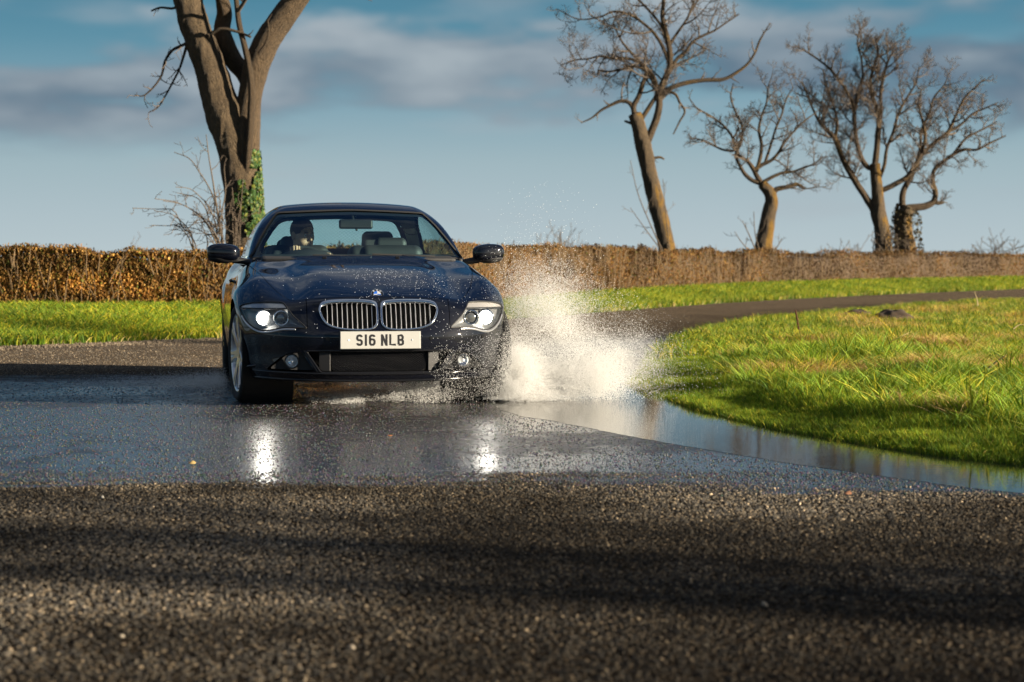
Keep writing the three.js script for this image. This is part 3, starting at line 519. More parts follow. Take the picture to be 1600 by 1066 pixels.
{                                                                // ivy on its right flank
  const r = rng(9), l = [], p = new THREE.Quaternion(), e = new THREE.Euler(), k = T1 / LENS;
  for (let i = 0; i < 3800; i++) {
    const v = 235 + 185 * r(), t = (v - 235) / 185, a = -0.55 + 2.1 * Math.pow(r(), 0.8), n = fbm(a * 3, v * 0.045, 4, 3) + 0.16 * (a - 0.55) + 0.05 * t; if (n < 0.48 + 0.06 * r() || (t < 0.25 && a < 0.5)) continue;
    const cu = lerp(375, 384, t) + (a * 0.0), rr = (30 + 2 * t + 3 * r()) , q = at(cu + Math.sin(a) * rr, v, T1 - Math.cos(a) * rr * k).sub(bigTree.position);
    e.set((r() - 0.5) * 1.6, a + (r() - 0.5) * 1.4, r() * 6.28); p.setFromEuler(e); const s = 0.04 + 0.045 * r(), g = 0.5 + r();
    l.push({ m: new THREE.Matrix4().compose(q, p, V(s * 1.3, s, s)), c: new THREE.Color().setRGB(...(r() < 0.3 ? [0.11 * g, 0.12 * g, 0.02 * g] : [0.035 * g, 0.075 * g, 0.018 * g])) });
  }
  stuffCopies('ivy', leafShape, leafy({ color: [1, 1, 1], transmission: 0.15, roughness: 0.5 }), l, bigTree);
}
const hedgerow = 'bare trees standing along the hedge on the right';
const CROWN = { every: 3.8, len: 1.15, rad: 0.026, up: 0.35, levels: 2, spread: 0.95, ratio: 0.46, more: 2.7, min: 0.005 };
bareTree('bare_tree', 'tall leaning bare tree with a long slanting trunk, nearest the spray', hedgerow, 57,
  [[[1045, 404, 14], [1042, 385, 13.5], [1034, 350, 13], [1026, 318, 12.5], [1018, 285, 12], [1011, 255, 12], [1005, 225, 12.5], [999, 200, 11], [992, 178, 10]]],
  [[[1010, 225, 8], [1018, 205, 8], [1026, 185, 8], [1030, 165, 7.5], [1030, 146, 7.5], [1038, 126, 7], [1046, 106, 7], [1047, 85, 6.5], [1044, 65, 6], [1039, 45, 5.5], [1035, 25, 5], [1037, 0, 4], [1030, -30, 3], [1033, -62, 1.5]],
    [[993, 182, 6.5], [990, 168, 6], [998, 150, 5.5], [1004, 132, 5], [1010, 112, 4], [1000, 96, 3.2], [986, 82, 2.8], [970, 62, 2.2], [960, 40, 1.6]],
    withTwig([[991, 172, 5], [982, 160, 4.5], [970, 158, 4], [955, 164, 3.2], [940, 172, 2.6], [925, 184, 2], [908, 192, 1.4]], { every: 2.2, len: 0.5, levels: 1 }),
    [[1003, 185, 5], [1016, 165, 4.6], [1026, 146, 4.2], [1021, 128, 4], [1008, 110, 3.6], [992, 104, 3], [970, 108, 2.8], [952, 112, 2.3], [935, 110, 2]],
    [[1028, 140, 5], [1020, 118, 4.2], [1004, 102, 3.8], [985, 92, 3.2], [960, 92, 2.7], [938, 88, 2.3], [918, 92, 1.9], [898, 94, 1.6], [876, 102, 1.2]],
    [[1046, 100, 4.6], [1036, 74, 4], [1022, 52, 3.4], [1002, 34, 3], [982, 22, 2.6], [960, 18, 2.2], [938, 26, 1.8], [905, 30, 1.4], [870, 14, 1.1]],
    [[1040, 50, 3.8], [1026, 30, 3], [1010, 12, 2.6], [990, -6, 2.2], [962, -14, 1.8], [930, -16, 1.4]],
    [[1048, 110, 4.6], [1058, 92, 3.8], [1072, 80, 3.4], [1082, 66, 3], [1098, 56, 2.6], [1116, 48, 2.2], [1134, 36, 1.8], [1155, 22, 1.3]],
    [[1045, 72, 3.8], [1058, 52, 3], [1072, 32, 2.6], [1084, 10, 2.2], [1100, -12, 1.7], [1112, -36, 1.2]],
    withTwig([[1030, 152, 6], [1044, 140, 5.5], [1060, 133, 5], [1080, 128, 4.8], [1104, 125, 4.5], [1130, 124, 4], [1150, 114, 3.5], [1168, 100, 3], [1180, 82, 2.6], [1187, 64, 2.2], [1196, 48, 1.7], [1204, 36, 1.2]], { every: 1.7, len: 0.6, levels: 1 }),
    withTwig([[1044, 142, 3.4], [1056, 148, 3], [1062, 160, 2.6], [1070, 174, 2.2], [1062, 190, 1.8], [1052, 210, 1.2]], { every: 2.4, len: 0.45, levels: 1, droop: 0.5 }),
    withTwig([[1012, 249, 4], [1022, 247, 3], [1032, 246, 2.4], [1038, 249, 1.6]], none),
    withTwig([[994, 196, 4], [984, 192, 3.4], [976, 189, 2.6]], none)],
  { ...CROWN, every: 2.9 }, 202, 0.2);
bareTree('bare_tree', 'short bare tree with a round twiggy crown and yellow lichen on its trunk', hedgerow, 62,
  [[[1192, 404, 14], [1193, 385, 13], [1197, 360, 11.5], [1202, 335, 11], [1206, 314, 10], [1202, 300, 8.5], [1190, 287, 7]]],
  [[[1192, 289, 6], [1183, 276, 5.6], [1177, 264, 5], [1168, 252, 4], [1156, 244, 3.6], [1150, 230, 3.2], [1142, 210, 2.8], [1128, 194, 2.4], [1108, 180, 2], [1088, 168, 1.5], [1076, 152, 1]],
    [[1190, 287, 5.4], [1176, 282, 4.8], [1164, 272, 4.3], [1156, 258, 3.8], [1150, 243, 3.4], [1158, 222, 3], [1160, 200, 2.6], [1150, 176, 2.2], [1142, 152, 1.8], [1146, 130, 1.2]],
    [[1178, 266, 4.6], [1192, 257, 4.2], [1206, 250, 3.7], [1217, 238, 3.3], [1226, 222, 2.8], [1240, 206, 2.3], [1256, 190, 1.8], [1272, 178, 1.2]],
    [[1182, 268, 4.4], [1188, 246, 4], [1190, 226, 3.5], [1186, 204, 3], [1190, 182, 2.6], [1198, 160, 2.1], [1200, 138, 1.6], [1206, 120, 1]],
    [[1196, 253, 3.2], [1204, 228, 2.8], [1212, 202, 2.4], [1222, 178, 2], [1228, 156, 1.6], [1240, 136, 1.1]],
    [[1194, 284, 4.2], [1208, 276, 3.8], [1224, 270, 3.2], [1240, 268, 2.7], [1256, 262, 2.2], [1272, 256, 1.7], [1284, 246, 1.1]],
    [[1207, 308, 6.5], [1212, 297, 6.2], [1220, 294, 5.5], [1232, 292, 4.8], [1244, 288, 4.2], [1254, 292, 3], [1258, 296, 2.2]],
    [[1146, 236, 3], [1130, 234, 2.5], [1112, 226, 2.1], [1094, 218, 1.7], [1078, 216, 1.1]]],
  { ...CROWN, len: 0.8, rad: 0.024 }, 303, 0.75);
const T4 = 68;
const pair1 = bareTree('bare_tree', 'tall vase-shaped bare tree, left of the touching pair at right', hedgerow, T4,
  [[[1382, 404, 14], [1380, 385, 13], [1377, 355, 12], [1372, 332, 11.5], [1372, 305, 9.5], [1369, 280, 8.5], [1367, 256, 8]]],
  [[[1374, 350, 9], [1366, 330, 8.5], [1354, 310, 7.6], [1342, 292, 7.2], [1330, 272, 6.8], [1318, 250, 6.4], [1310, 230, 6], [1304, 215, 5.2], [1294, 205, 4.2], [1282, 193, 3.6], [1272, 174, 2.8], [1262, 150, 2.2], [1254, 128, 1.4]],
    [[1304, 218, 4], [1308, 198, 3.6], [1306, 178, 3], [1298, 152, 2.6], [1290, 130, 2.1], [1286, 108, 1.4]],
    [[1367, 262, 7], [1358, 262, 6], [1350, 254, 5.6], [1341, 232, 5.2], [1337, 209, 4.8], [1335, 186, 4.4], [1334, 166, 4.2], [1325, 146, 3.6], [1312, 126, 3.2], [1297, 108, 2.8], [1280, 94, 2.3], [1262, 82, 1.8], [1242, 70, 1.1]],
    [[1336, 172, 3.4], [1342, 146, 3], [1348, 118, 2.6], [1346, 92, 2.2], [1340, 66, 1.6], [1344, 44, 1]],
    [[1367, 258, 7.5], [1370, 234, 7], [1372, 210, 6.6], [1374, 189, 6], [1370, 168, 5], [1362, 148, 4.2], [1360, 126, 3.6], [1366, 104, 3], [1372, 80, 2.3], [1368, 58, 1.4]],
    [[1374, 196, 5], [1377, 172, 4.5], [1376, 148, 4], [1380, 124, 3.4], [1386, 100, 2.8], [1394, 84, 2], [1402, 74, 1.2]],
    [[1372, 300, 6.5], [1386, 294, 6], [1402, 286, 5.4], [1418, 276, 5], [1430, 258, 4.4], [1440, 238, 4], [1446, 214, 3.4], [1442, 190, 2.8], [1436, 164, 2.2], [1440, 140, 1.4]],
    [[1374, 280, 4.4], [1382, 258, 4], [1386, 232, 3.6], [1396, 206, 3.2], [1404, 178, 2.8], [1418, 152, 2.2], [1432, 128, 1.6], [1436, 104, 1]],
    [[1342, 294, 3], [1334, 282, 2.5], [1330, 268, 2], [1324, 262, 1.2]]],
  { ...CROWN, len: 1.05, rad: 0.028, up: 0.6 }, 404, 0.15);
const pair2 = bareTree('bare_tree', 'ivy-clad bare tree spreading sideways, right of the touching pair at right', hedgerow, T4 + 1.2,
  [[[1418, 404, 15], [1417, 385, 14], [1413, 360, 13], [1413, 338, 12], [1420, 324, 10]], [[1402, 404, 6], [1402, 370, 5.5], [1400, 345, 5], [1403, 318, 3.5]]],
  [[[1418, 326, 9], [1432, 324, 8], [1446, 322, 7.2], [1458, 316, 6.6], [1462, 302, 5.8], [1458, 286, 5], [1459, 268, 4.6], [1470, 256, 4], [1486, 244, 3.8], [1506, 234, 3.4], [1526, 234, 2.8], [1546, 224, 2.2], [1572, 212, 1.3]],
    [[1414, 336, 8], [1410, 316, 7], [1412, 298, 6.4], [1424, 276, 5.8], [1433, 254, 5.2], [1446, 236, 4.6], [1464, 220, 4], [1482, 205, 3.6], [1494, 180, 3], [1506, 156, 2.4], [1522, 138, 1.8], [1540, 122, 1.1]],
    [[1432, 256, 4], [1438, 230, 3.5], [1440, 204, 3.1], [1452, 178, 2.6], [1460, 152, 2.1], [1476, 132, 1.5], [1484, 112, 1]],
    [[1480, 207, 3.2], [1500, 196, 2.8], [1520, 178, 2.3], [1542, 168, 1.8], [1560, 160, 1.1]],
    [[1460, 316, 5], [1468, 318, 3.5], [1476, 316, 2]],
    [[1488, 243, 3], [1510, 216, 2.5], [1536, 202, 2], [1558, 190, 1.2]]],
  { ...CROWN, len: 0.95, rad: 0.026, up: 0.4 }, 505, 0.3);
{
  const r = rng(19), l = [], p = new THREE.Quaternion(), e = new THREE.Euler(), k = (T4 + 1.2) / LENS;
  for (let i = 0; i < 620; i++) { const v = 325 + 92 * r(), a = r() * 6.28, rr = (14 + 6 * r() + (v - 315) * 0.12), q = at(1416 + Math.sin(a) * rr, v, T4 + 1.2 - Math.cos(a) * rr * k).sub(pair2.position); e.set(r() * 6, r() * 6, r() * 6); p.setFromEuler(e); const s = 0.07 + 0.08 * r(), g = 0.5 + r(); l.push({ m: new THREE.Matrix4().compose(q, p, V(s, s, s)), c: new THREE.Color().setRGB(0.06 * g, 0.048 * g, 0.02 * g) }); }
  stuffCopies('ivy', leafShape, leafy({ color: [1, 1, 1], transmission: 0.15 }), l, pair2);
}
// trees of the same row standing outside the frame; their shadows fall across the lane
function plainTree(x, z, height, seed, label) {
  const r = rng(seed), g = tag(base('bare_tree', [x, 0, z], 0), label, 'tree', 'bare roadside trees beyond the right of the view'), mid = new MB(), fine = new MB(), trunk = [], tb = new MB();
  for (let i = 0; i <= 7; i++) trunk.push({ p: V((r() - 0.5) * 0.1 * i, -0.1 + height * 0.1 * i, (r() - 0.5) * 0.12 * i), r: 0.27 - 0.026 * i });
  tb.tube(trunk, 16, { rough: 0.12, seed, col: [1, 1, 1] }); mesh('trunk', tb.geo(true), M.bark, g);
  for (let j = 0; j < 12; j++) {
    const i = 3 + Math.floor(r() * 4.9), a = r() * 6.28, L = height * (0.26 + 0.2 * r()), o = trunk[Math.min(i, 7)], pts = []; let p = o.p.clone(), d = V(Math.cos(a), 0.35 + 0.5 * r(), Math.sin(a)).normalize();
    for (let m = 0; m <= 8; m++) { pts.push({ p: p.clone(), r: Math.max(0.012, 0.11 * (1 - m / 8.5)) }); d.add(V((r() - 0.5) * 0.5, 0.05 + (r() - 0.5) * 0.4, (r() - 0.5) * 0.5)).normalize(); p.addScaledVector(d, L / 8); }
    const b = new MB(); b.tube(pts, 8, { rough: 0.1, seed, col: [1, 1, 1] }); mesh('limb', b.geo(true), M.bark, g); growTwigs(mid, fine, pts, r, { every: 1.3, len: 1.2, rad: 0.035, up: 0.4, levels: 1, spread: 1, min: 0.01, more: 2 });
  }
  mesh('branches', mid.geo(), M.branch, g).userData.kind = 'stuff'; mesh('twigs', fine.geo(), M.fineTwig, g).userData.kind = 'stuff'; return g;
}
// ---------------------------------------------------------------- the car. Local axes: x to the picture's right, y up, z forward; origin on the ground under the front axle
const CAR_POS = [-0.985, 0, -14.57], CAR_TURN = 0.155, WHEEL_R = 0.33, AXLE_R = -2.78;
const smax = (a, b, k) => { const h = Math.max(k - Math.abs(a - b), 0) / k; return Math.max(a, b) + h * h * k * 0.25; };
const smin = (a, b, k) => -smax(-a, -b, k);
const TOP_X = [0, 0.2, 0.4, 0.55, 0.7, 0.8, 0.9, 1.0];
const TOP_Z = [1.0, 0.85, 0.7, 0.5, 0.25, 0, -0.4, -0.8, -1.4, -2.5, -3.3, -3.7, -4.0];
const TOP_Y = [
  [.600, .596, .580, .560, .535, .50, .46, .42], [.672, .667, .648, .620, .588, .555, .515, .47], [.724, .719, .698, .668, .640, .615, .58, .53], [.776, .774, .757, .720, .708, .695, .655, .60],
  [.835, .833, .818, .780, .782, .774, .735, .67], [.886, .884, .871, .834, .842, .838, .80, .73], [.948, .946, .935, .904, .900, .894, .857, .78], [1.0, .998, .991, .974, .962, .944, .895, .80],
  [1.0, .995, .985, .968, .95, .935, .90, .83], [1.0, .99, .985, .975, .965, .95, .92, .85], [1.02, 1.018, 1.01, 1.0, .985, .968, .935, .87], [1.01, 1.008, 1.0, .985, .965, .94, .90, .83], [.97, .968, .96, .945, .92, .89, .85, .78]];
const topRows = TOP_Y.map((row) => table(TOP_X, row));
const TZ = TOP_Z.slice().reverse();
function topY(ax, z) {
  const zz = clamp(z, TZ[0], TZ[TZ.length - 1]); let i = 0; while (i < TZ.length - 2 && zz > TZ[i + 1]) i++;
  const n = TZ.length, row = (k) => topRows[n - 1 - clamp(k, 0, n - 1)](ax), h = TZ[i + 1] - TZ[i], t = (zz - TZ[i]) / h;
  const y0 = row(i), y1 = row(i + 1), m0 = i > 0 ? (y1 - row(i - 1)) / (TZ[i + 1] - TZ[i - 1]) * h : y1 - y0, m1 = i < n - 2 ? (row(i + 2) - y0) / (TZ[i + 2] - TZ[i]) * h : y1 - y0, t2 = t * t, t3 = t2 * t;
  return (2 * t3 - 3 * t2 + 1) * y0 + (t3 - 2 * t2 + t) * m0 + (-2 * t3 + 3 * t2) * y1 + (t3 - t2) * m1;
}
const noseBack = table([.14, .2, .26, .34, .42, .47, .53, .60, .68, .76, .9], [-.07, -.02, .0, -.012, .0, .002, -.018, -.048, -.085, -.13, -.22]);
const sideW = table([.12, .2, .3, .45, .58, .68, .76, .86, 1.0], [-.10, -.055, -.03, -.012, 0, -.004, -.02, -.05, -.11]);
const planW = table([-3.95, -3.4, -2.78, -2.1, -1.4, -.7, 0, .4, 1], [.90, .935, .945, .918, .905, .91, .927, .93, .93]);
const ZF = -0.2, ZR = -2.6;
function bodyF(x, y, z) {
  const ax = Math.sqrt(x * x + 1e-6), w = planW(z) + sideW(y);
  let q;
  if (z > ZF) { const L = 0.86 + noseBack(y) - ZF, p = 2.7; q = Math.pow(Math.pow(ax / w, p) + Math.pow((z - ZF) / L, p), 1 / p) - 1; q *= 0.95; }
  else if (z < ZR) { const L = 1.36 - 0.12 * smoothstep(y, 0.7, 1.0) - 0.08 * smoothstep(y, 0.4, 0.2), p = 3.2; q = Math.pow(Math.pow(ax / w, p) + Math.pow((ZR - z) / L, p), 1 / p) - 1; }
  else q = (ax / w - 1) * 0.95;
  const t = y - topY(Math.min(ax, 0.999), z), k = 0.06 + 0.07 * smoothstep(z, 0.75, 0.1) - 0.03 * smoothstep(z, -0.6, -1.2);
  let f = smax(t * 0.95, q, k);
  // wheel-arch lips stand out a little
  for (const za of [0, AXLE_R]) { const r = Math.hypot(y - WHEEL_R, z - za); if (ax > 0.7 && r < 0.55) f -= 0.012 * smoothstep(r, 0.5, 0.40) * smoothstep(ax, 0.75, 0.88) * smoothstep(y, 0.05, 0.3); }
  // a soft step below the bumper's face, above the intake
  return smax(f, 0.168 + (z < 0.2 && z > -3.2 ? 0.01 : 0) - y, 0.03);
}
function gradN(f, p, e = 0.0015) { return V(f(p.x + e, p.y, p.z) - f(p.x - e, p.y, p.z), f(p.x, p.y + e, p.z) - f(p.x, p.y - e, p.z), f(p.x, p.y, p.z + e) - f(p.x, p.y, p.z - e)).normalize(); }
function cast(f, o, d, far, guess) {                             // distance from inside the body out to its skin
  const ev = (m) => f(o.x + d.x * m, o.y + d.y * m, o.z + d.z * m);
  let a = 0, b = far, fa, fb;
  if (guess) { a = guess - 0.03; b = guess + 0.03; fa = ev(a); fb = ev(b); if (!(fa < 0 && fb > 0)) { a = 0; b = far; fa = undefined; } }
  if (fa === undefined) { for (let i = 0; i < 9; i++) { const m = (a + b) / 2; ev(m) < 0 ? a = m : b = m; } fa = ev(a); fb = ev(b); }
  if (!(fa < 0 && fb > 0)) return fa >= 0 ? a : b;
  let m = a; for (let i = 0, side = 0; i < 9; i++) { m = (a * fb - b * fa) / (fb - fa); const v = ev(m); if (Math.abs(v) < 2e-6) break; if (v < 0) { a = m; fa = v; if (side < 0) fb /= 2; side = -1; } else { b = m; fb = v; if (side > 0) fa /= 2; side = 1; } }
  return m;
}
const frontMemo = new Map();
const frontZ = (x, y) => { const k = `${Math.round(Math.abs(x) * 1e4)},${Math.round(y * 1e4)}`; if (!frontMemo.has(k)) frontMemo.set(k, cast(bodyF, V(Math.abs(x), y, -0.3), V(0, 0, 1), 1.4) - 0.3); return frontMemo.get(k); };  // the nose's depth at a place seen from ahead
// a grid of skin points: capsule mapping about a spine
function skinGrid(f, y0, zBack, zFront, stations, capFront, capBack, around, far) {
  const rows = [];
  const push = (oz, tilt) => { const row = [], last = rows[rows.length - 1]; for (let j = 0; j <= around; j++) { if (j === around) { row.push({ p: row[0].p, n: null }); break; } const th = j / around * 2 * PI - PI, ct = Math.cos(tilt), d = V(Math.sin(th) * ct, Math.cos(th) * ct, Math.sin(tilt)), r = cast(f, V(0, y0, oz), d, far, last?.[j].r); row.push({ p: V(d.x * r, y0 + d.y * r, oz + d.z * r), r }); } rows.push(row); };
  for (let i = capBack; i > 0; i--) push(zBack, -i / capBack * PI / 2 * 0.999);
  for (let i = 0; i <= stations; i++) push(lerp(zBack, zFront, i / stations), 0);
  for (let i = 1; i <= capFront; i++) push(zFront, i / capFront * PI / 2 * 0.999);
  rows.forEach((row, i) => row.forEach((q, j) => { const u = rows[Math.min(i + 1, rows.length - 1)][j].p.clone().sub(rows[Math.max(i - 1, 0)][j].p), k = j % around, v = row[(k + 1) % around].p.clone().sub(row[(k - 1 + around) % around].p); q.n = i < 1 ? V(0, 0, -1) : i > rows.length - 2 ? V(0, 0, 1) : u.cross(v).normalize(); if (i < 1 || i > rows.length - 2) return; const o = V(0, y0, clamp(q.p.z, zBack, zFront)); if (q.p.clone().sub(o).dot(q.n) < 0) q.n.negate(); }));
  return rows;
}
// keep what lies where reg(p) < 0, cut cleanly along reg = 0, and turn the cut edge inward by `lip`
function cutSkin(rows, reg, lip = 0.012, inset = 0) {
  const b = new MB(), vals = rows.map((r) => r.map((q) => reg(q.p, q))), ids = new Map(), edges = [], cutIds = new Map();
  const vid = (i, j) => { const k = i * 100000 + j; if (!ids.has(k)) { const { p, n } = rows[i][j]; ids.set(k, b.v(p.clone().addScaledVector(n, -inset), n, p.x, p.z)); } return ids.get(k); };
  const cut = (i, j, k, l) => { const a = i * 100000 + j, c = k * 100000 + l, key = a < c ? `${a}_${c}` : `${c}_${a}`; if (!cutIds.has(key)) { const t = vals[i][j] / (vals[i][j] - vals[k][l]), P = rows[i][j], Q = rows[k][l], p = P.p.clone().lerp(Q.p, t), n = P.n.clone().lerp(Q.n, t).normalize(); cutIds.set(key, b.v(p.addScaledVector(n, -inset), n, p.x, p.z)); } return cutIds.get(key); };
  const clip = (T) => {
    const s = T.map(([i, j]) => vals[i][j]); if (s.every((v) => v >= 0)) return;
    if (s.every((v) => v < 0)) { b.tri(...T.map(([i, j]) => vid(i, j))); return; }
    const poly = [], cuts = [];
    for (let k = 0; k < 3; k++) { const A = T[k], B = T[(k + 1) % 3]; if (s[k] < 0) poly.push(vid(...A)); if ((s[k] < 0) !== (s[(k + 1) % 3] < 0)) { const c = cut(...A, ...B); poly.push(c); cuts.push(c); } }
    for (let k = 1; k < poly.length - 1; k++) b.tri(poly[0], poly[k], poly[k + 1]);
    if (cuts.length === 2) edges.push(cuts);
  };
  for (let i = 0; i < rows.length - 1; i++) for (let j = 0; j < rows[i].length - 1; j++) { clip([[i, j], [i + 1, j], [i + 1, j + 1]]); clip([[i, j], [i + 1, j + 1], [i, j + 1]]); }
  if (lip) for (const [p, q] of edges) {
    const g = (k) => V(b.p[k * 3], b.p[k * 3 + 1], b.p[k * 3 + 2]), n = (k) => V(b.n[k * 3], b.n[k * 3 + 1], b.n[k * 3 + 2]), P = g(p), Q = g(q), np = n(p), nq = n(q);
    const side = V(0, 0, 0).crossVectors(Q.clone().sub(P), np).normalize();
    const a = b.v(P, side), c = b.v(Q, side), d = b.v(Q.clone().addScaledVector(nq, -lip), side), e = b.v(P.clone().addScaledVector(np, -lip), side); b.quad(a, c, d, e);
  }
  return b.geo();
}
// ---- materials
M.paint = phys({ color: [0.0016, 0.0024, 0.0062], metalness: 0, roughness: 0.5, specularIntensity: 0.12, clearcoat: 1, clearcoatRoughness: 0.035 });
M.blackPlastic = std({ color: [0.012, 0.012, 0.013], roughness: 0.55 });
M.gloss = phys({ color: [0.008, 0.008, 0.009], roughness: 0.18 });
M.chrome = std({ color: [0.78, 0.79, 0.8], roughness: 0.09, metalness: 1 });
M.void = std({ color: [0.004, 0.004, 0.004], roughness: 1 });
M.slat = std({ color: [0.72, 0.73, 0.75], roughness: 0.28, metalness: 0.8 });
M.rubber = std({ color: [0.016, 0.016, 0.016], roughness: 0.85 });
M.alloy = std({ color: [0.66, 0.66, 0.67], roughness: 0.28, metalness: 0.9 });
M.glass = phys({ color: [0.70, 0.90, 0.89], roughness: 0.02, transmission: 1, thickness: 0, ior: 1.5 });
M.clear = phys({ color: [0.96, 0.97, 0.97], roughness: 0.02, transmission: 1, thickness: 0, ior: 1.45 });
M.leather = std({ color: [0.022, 0.021, 0.021], roughness: 0.6 });
M.trim = std({ color: [0.60, 0.57, 0.49], roughness: 0.85 });
M.plate = std({ color: [0.42, 0.42, 0.40], roughness: 0.45 });

const car = tag(base('car', CAR_POS, CAR_TURN), 'black two-door coupe with lit headlights cornering through the splash', 'car');
const mirrored = (poly) => poly.map(([x, y]) => [-x, y]).reverse();

// ---- outlines seen from ahead: [|x|, y]
const headlampLine = [[.470, .520], [.545, .590], [.583, .640], [.612, .680], [.70, .684], [.80, .678], [.862, .664], [.885, .645], [.872, .60], [.845, .555], [.805, .520], [.755, .500], [.70, .502], [.62, .520], [.54, .521]];
const kidneyLine = smoothPoly([[.016, .560], [.014, .640], [.026, .674], [.075, .686], [.18, .690], [.30, .686], [.358, .674], [.382, .650], [.378, .615], [.358, .570], [.322, .537], [.25, .516], [.14, .508], [.06, .514], [.026, .534]], 90);
const intakeLine = smoothPoly([[-.46, .372], [0, .374], [.46, .372], [.47, .366], [.385, .238], [.37, .232], [0, .232], [-.37, .232], [-.385, .238], [-.47, .366]], 120, 0.1);
const fogLine = smoothPoly([[.425, .248], [.500, .358], [.535, .364], [.585, .352], [.64, .322], [.685, .282], [.715, .250], [.705, .241], [.56, .238], [.437, .238]], 80, 0.35);
const headlamp = smoothPoly(headlampLine, 110, 0.25);
const front = (poly) => { const m = mirrored(poly); return (p) => (p.z < 0.1 ? 1 : Math.min(polyDist(poly, p.x, p.y), polyDist(m, p.x, p.y))); };
const dHead = front(headlamp), dKid = front(kidneyLine), dFog = front(fogLine), dIn = (p) => (p.z < 0.3 ? 1 : polyDist(intakeLine, p.x, p.y));
const hoodEdge = table([-0.8, -0.4, 0, 0.25, 0.5, 0.66, 0.8], [.80, .768, .718, .672, .598, .535, .48]);   // half width of the bonnet at z
const hoodFrontZ = (x) => 0.715 - 0.22 * x * x - 0.5 * x * x * x * x;      // leading edge of the bonnet in plan
const cowlZ = (x) => -0.69 - 0.40 * x * x;                                 // trailing edge
const COVER = 0.0022;
const isTop = (p) => p.y > 0.6;
const dHood = (p) => (!isTop(p) ? 1 : Math.max(Math.abs(p.x) - hoodEdge(p.z), p.z - hoodFrontZ(p.x), cowlZ(p.x) - p.z));
const cabinPlan = [[-.75, -1.0], [-.4, -.78], [0, -.72], [.4, -.78], [.75, -1.0], [.795, -1.5], [.80, -2.3], [.74, -3.0], [.6, -3.35], [0, -3.45], [-.6, -3.35], [-.74, -3.0], [-.80, -2.3], [-.795, -1.5]];
const dCabin = (p) => (p.y < 0.86 ? 1 : polyDist(cabinPlan, p.x, p.z));
const dArch = (p) => (Math.abs(p.x) < 0.55 ? 1 : Math.min(Math.hypot(p.y - WHEEL_R - 0.005, p.z) - 0.362, Math.hypot(p.y - WHEEL_R - 0.005, p.z - AXLE_R) - 0.362));
const dBumper = (p) => Math.max(0.33 - 0.10 * (p.y - 0.3) - p.z, Math.min(p.y - lerp(.515, .60, smoothstep(Math.abs(p.x), .86, .93)), Math.abs(p.x) - 0.465));
const dDoor = (p) => Math.max(p.z + 0.78, -2.02 - p.z, 0.26 - p.y, p.y - 0.99);
const dCowl = (p) => (p.y < 0.8 ? 1 : Math.max(p.z - cowlZ(p.x), Math.abs(p.x) - 0.735, -1.1 - p.z));

const grid = skinGrid(bodyF, 0.5, -2.6, -0.1, 110, 210, 30, 760, 1.9);
for (const row of grid) for (const q of row) {
  const p = q.p; q.head = dHead(p); q.kid = dKid(p); q.fog = dFog(p); q.intake = dIn(p); q.cab = dCabin(p); q.arch = dArch(p);
  q.hole = Math.min(q.head, q.kid, q.fog, q.intake, q.cab, q.arch); q.hood = dHood(p); q.bump = dBumper(p); q.cowl = dCowl(p);
}
const g2 = COVER;
mesh('hood', cutSkin(grid, (p, q) => Math.max(q.hood + g2, -q.hole)), M.paint, car);
mesh('front_bumper', cutSkin(grid, (p, q) => Math.max(q.bump + g2, g2 - q.hood, -q.hole), 0.03), M.paint, car);
for (const s of [-1, 1]) mesh('fender', cutSkin(grid, (p, q) => Math.max(-0.78 + g2 - p.z, g2 - q.hood, g2 - q.bump, -q.hole, -q.cowl, 0.02 - s * p.x)), M.paint, car);
for (const s of [-1, 1]) mesh('door', cutSkin(grid, (p, q) => Math.max(dDoor(p) + g2, 0.3 - s * p.x, -q.hole)), M.paint, car);
mesh('body_shell', cutSkin(grid, (p, q) => Math.max(p.z + 0.78, Math.abs(p.x) < 0.3 ? -1 : g2 - dDoor(p), -q.hole, -q.cowl, -q.hood)), M.paint, car);
// dark inner skin behind every gap
mesh('inner_panel', cutSkin(grid, (p, q) => Math.max(-Math.min(q.head, q.kid, q.fog, q.intake, q.cab, q.arch), -q.cowl), 0, 0.03), M.void, car);
{ // cowl at the foot of the windscreen, floor pan, arch liners
  const b = new MB(), N = 40; for (let i = 0; i <= N; i++) { const x = lerp(-.8, .8, i / N), z0 = cowlZ(x) - 0.004, z1 = -0.77 - 0.5 * x * x; b.v(V(x, topY(Math.abs(x), z0) - 0.016, z0), null, 0, 0); b.v(V(x, topY(Math.abs(x), z1) - 0.02, z1 - 0.05), null, 0, 1); }
  for (let i = 0; i < N; i++) b.quad(2 * i, 2 * i + 2, 2 * i + 3, 2 * i + 1); mesh('cowl', b.geo(true), M.blackPlastic, car);
  for (const [x, z] of [[-1, 0], [1, 0], [-1, AXLE_R], [1, AXLE_R]]) { const c = new THREE.CylinderGeometry(0.385, 0.385, 0.34, 40, 1, true, 0, PI * 2); c.rotateZ(PI / 2); c.translate(x * 0.70, WHEEL_R, z); const d = new THREE.CircleGeometry(0.385, 40); d.rotateY(PI / 2); d.translate(x * 0.53, WHEEL_R, z); mesh('arch_liner', merged([c, d]), M.void, car); }
}
